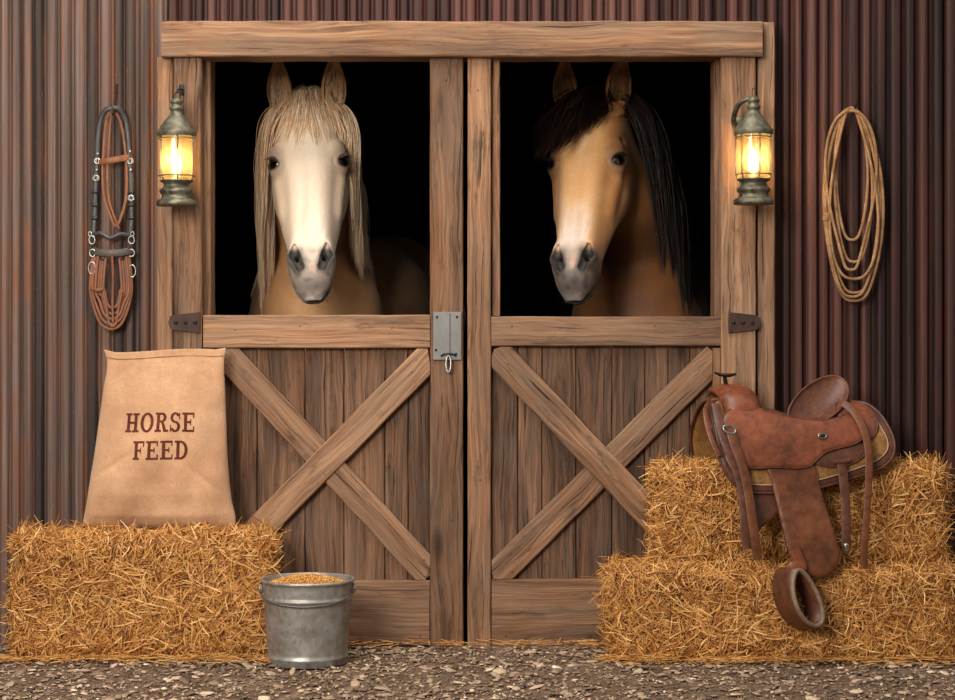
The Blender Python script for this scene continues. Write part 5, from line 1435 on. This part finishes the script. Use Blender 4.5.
    # horn: stem and flat cap
    hp = toW(np.array(uf+.014), np.array(-.0), np.array(zr+.034)); pth = catmull([hp, hp+np.array([-.001, 0, .018]), hp+np.array([-.004, -.003, .031]), hp+np.array([-.004, -.004, .040])], 5)
    v, f = sweep(pth, circ(.0065, 10), scale=np.linspace(1.3, .85, len(pth))); mk('horn_stem', v, f, IRON, root)
    top = pth[-1]; v, f = lathe([(0, -.005), (.018, -.005), (.031, -.001), (.034, .003), (.031, .006), (.012, .007), (0, .006)], (0, 0, 0), 32)
    ang = .10; v2 = v.copy(); v2[:, 0] *= 1.1; v2[:, 2] = v[:, 2]-v[:, 0]*ang*.6; v2[:, 2] += .004*(v[:, 0]/.034)**2*1.2; mk('horn_cap', v2+top+np.array([.002, 0, .002]), f, IRON, root)
    # rigging ring and conchos
    def at(px, py, off): q = invert([(px, py)], off)[0]; return toW(q[0], -prof(q[1], off), q[1]), norm(np.array([sph, -cph, .25]))
    c, nr_ = at(729.5, 429.5, .040); a = np.linspace(0, 2*math.pi, 29)[:-1]; ex = norm(np.cross(nr_, [0, 0, 1])); ez = norm(np.cross(ex, nr_))
    v, f = sweep(c + np.outer(.019*np.cos(a), ex)+np.outer(.015*np.sin(a)+.0, norm(ez+ex*.5)), circ(.0034, 8), True); mk('rigging_ring', v, f, STEEL, root)
    def concho(px, py, off, rx, rz, mat2):
        c, n_ = at(px, py, off); v, f = lathe([(0, 0), (1, 0), (1.0, .35), (.8, .6), (.62, .35), (.6, .3), (.3, .5), (0, .55)], (0, 0, 0), 28)
        w = c + np.outer(v[:, 0]*rx, ex)+np.outer(v[:, 1]*rz, ez)+np.outer(v[:, 2]*.006, n_); o = mk('concho', w, f, STEEL, root)
        v, f = ellipsoid((0, 0, 0), (1, 1, 1), 16, 8); w = c+n_*.0026+np.outer(v[:, 0]*rx*.62, ex)+np.outer(v[:, 1]*rz*.58, ez)+np.outer(v[:, 2]*.002, n_); mk('dark_centre', w, f, mat2, o)
    concho(822.5, 436, .034, .0165, .0095, IRON)
    c, n_ = at(731, 391.5, .0)
    v, f = ellipsoid(toW(np.array(uf+.035), np.array(-.036), np.array(zr+.022)), (.004, .003, .004), 10, 6); mk('saddle_nail', v, f, IRON, root)
    # ---- straps hanging over the near side
    def strap(nm, pts, off, w, t, mat, lab=None, extra=None):
        q = invert([(a, b) for a, b in pts], off); e = np.zeros(len(pts)) if extra is None else np.array(extra)
        p = toW(q[:, 0], -(prof(q[:, 1], off)+e), q[:, 1]); pth = catmull(p, 7); v, f = sweep(pth, flat(w, t), up=(sph, -cph, .1)); o = mk(nm, v, f, mat, root, sharp=50)
        if lab: o['label'] = lab
        return pth
    strap('latigo', [(731, 432), (735, 446), (741, 462), (746, 480), (749.5, 500), (752, 518), (755, 538), (757.5, 560)], .038, .030, .005, LEA_F)
    strap('latigo', [(716, 404), (720, 424), (727, 446), (736, 468), (742, 490), (744, 512), (745, 530), (747, 549)], .030, .030, .005, LEA_D)
    strap('saddle_string', [(843, 403), (851, 409), (859, 420), (865, 433), (868, 449), (869, 470), (868, 495), (866.5, 520), (864.5, 545), (864, 569)], .040, .024, .0045, LEA_F)
    strap('rear_billet', [(841, 461), (843, 475), (845, 495), (846, 515), (846.5, 532), (846, 545)], .028, .031, .0055, LEA_D)
    strap('billet_keeper', [(833, 462), (841, 461.5), (850, 460)], .032, .012, .005, LEA_D)
    c, n_ = at(846.5, 547, .033); mb = MB()
    v, f = lathe([(0.0001, -.020), (.003, -.014), (.0075, -.004), (.009, .006), (.007, .011), (0.0001, .012)], (0, 0, 0), 16); v[:, 1] *= .5; mk('metal_tip', v+c, f, STEEL, root)
    strap('front_tie', [(708, 404), (705.5, 410), (707, 424), (712, 440), (719, 456)], .020, .016, .006, LEA)
    # ---- stirrup
    q = invert([(804, 568)], .040)[0]; top = toW(q[0], -(prof(q[1], .040)+.012), q[1])
    ys = top[1]-.012
    cst = P(806.5, 598, ys-.02); n_ = norm(np.array([.46, -.86, .12])); e1 = norm(np.cross(n_, [0, 0, 1.])); e1 = e1 if e1[0] > 0 else -e1; e2 = norm(np.cross(e1, n_)); e2 = e2 if e2[2] > 0 else -e2
    til = math.radians(13); f1, f2 = e1*math.cos(til)-e2*math.sin(til)*-1*0 + e2*math.sin(til)*-1*.0, e2
    f1 = e1*math.cos(til)+e2*math.sin(til)*-1; f2 = e2*math.cos(til)+e1*math.sin(til)*-1
    m = 60; a = np.arange(m)*2*math.pi/m
    rx, rz_ = .055, .096
    def ring(s, d, k=1.0):   # egg: narrow at the top, wide foot rest
        c_, s_ = np.cos(a), np.sin(a); w = rx*(1-.22*s_)*s
        return cst + np.outer(w*c_, f1) + np.outer((rz_*s)*s_, f2) - n_*d
    # body band (leather covered), tapering backwards, with thickness
    rows = [ring(.84, .0), ring(.84, .092), ring(.90, .105), ring(1.0, .103), ring(1.07, .088), ring(1.06, .02), ring(1.02, -.002)]
    V = np.concatenate(rows); nr = len(rows); F = [(i*m+j, ((i+1) % nr)*m+j, ((i+1) % nr)*m+(j+1) % m, i*m+(j+1) % m) for i in range(nr) for j in range(m)]
    st = mk('stirrup', V, F, LEA_D, root)
    v, f = sweep(ring(.95, -.002), circ(.0075, 10), True); mk('stirrup_rim', v, f, LEA_S, st)['label'] = 'pale worn stirrup rim'
    # hood straps joining the fender to the stirrup
    tp = cst+f2*rz_*.96-n_*.035
    pth = catmull([toW(*[np.array(w) for w in (invert([(793, 548)], .04)[0][0], -(prof(invert([(793, 548)], .04)[0][1], .045)), invert([(793, 548)], .04)[0][1])]), top+np.array([-.012, -.004, .004]), tp+np.array([-.002, -.012, .012]), tp+np.array([.006, .004, -.004])], 6)
    v, f = sweep(pth, flat(.034, .008), up=(0, -1, .2)); mk('stirrup_strap', v, f, LEA, root, sharp=50)
    a2 = np.linspace(0, 2*math.pi, 25)[:-1]; c2 = (top+tp)/2+np.array([-.002, -.004, 0])
    v, f = sweep(c2+np.outer(.021*np.cos(a2), f1)+np.outer(.012*np.sin(a2), np.array([0, 1, 0])), flat(.016, .005), True, up=(0, 0, 1)); mk('hobble_strap', v, f, LEA_D, root)
CANT = leather('cantle_leather', lin(112, 68, 48), lin(70, 42, 32), .38, 14)
saddle()
# ================================================================== LIGHT AND CAMERA
def world():
    w = bpy.data.worlds.new('overcast_sky'); SC.world = w; w.use_nodes = True; t = w.node_tree; t.nodes.clear()
    o = t.nodes.new('ShaderNodeOutputWorld'); b = t.nodes.new('ShaderNodeBackground')
    g = t.nodes.new('ShaderNodeTexCoord'); s = t.nodes.new('ShaderNodeSeparateXYZ'); r = t.nodes.new('ShaderNodeValToRGB')
    t.links.new(g.outputs['Generated'], s.inputs[0]); t.links.new(s.outputs['Z'], r.inputs[0])
    r.color_ramp.elements[0].position = 0.0; r.color_ramp.elements[0].color = (.22, .19, .16, 1)
    r.color_ramp.elements[1].position = .7; r.color_ramp.elements[1].color = (1.0, .98, 1.0, 1)
    t.links.new(r.outputs[0], b.inputs[0]); b.inputs[1].default_value = WORLD_E; t.links.new(b.outputs[0], o.inputs[0])
WORLD_E = .6
world()
def area(name, loc, tgt, size, e, col, sy=None):
    l = bpy.data.lights.new(name, 'AREA'); l.energy = e; l.color = col; l.size = size
    if sy: l.shape = 'RECTANGLE'; l.size_y = sy
    o = bpy.data.objects.new(name, l); COL.objects.link(o); o.location = loc
    o.rotation_euler = (Vector(tgt)-Vector(loc)).to_track_quat('-Z', 'Y').to_euler(); return o
area('key_daylight', (-2.2, -5.4, 2.7), (-.15, 0, .95), 1.9, 335, (1, .91, .80))
area('overhead_daylight', (-.3, -1.5, 3.9), (-.1, -.35, .3), 2.2, 105, (1, .93, .84))
cam = bpy.data.cameras.new('camera'); co = bpy.data.objects.new('camera', cam); COL.objects.link(co)
co.location = (0, -D, HC); co.rotation_euler = (math.pi/2, 0, 0)
cam.sensor_width = 36; cam.lens = 36*FP/955; cam.shift_y = -15/955; cam.clip_end = 100
SC.camera = co
SC.view_settings.view_transform = 'Standard'; SC.view_settings.look = 'None'; SC.view_settings.exposure = -.07; SC.view_settings.gamma = 1
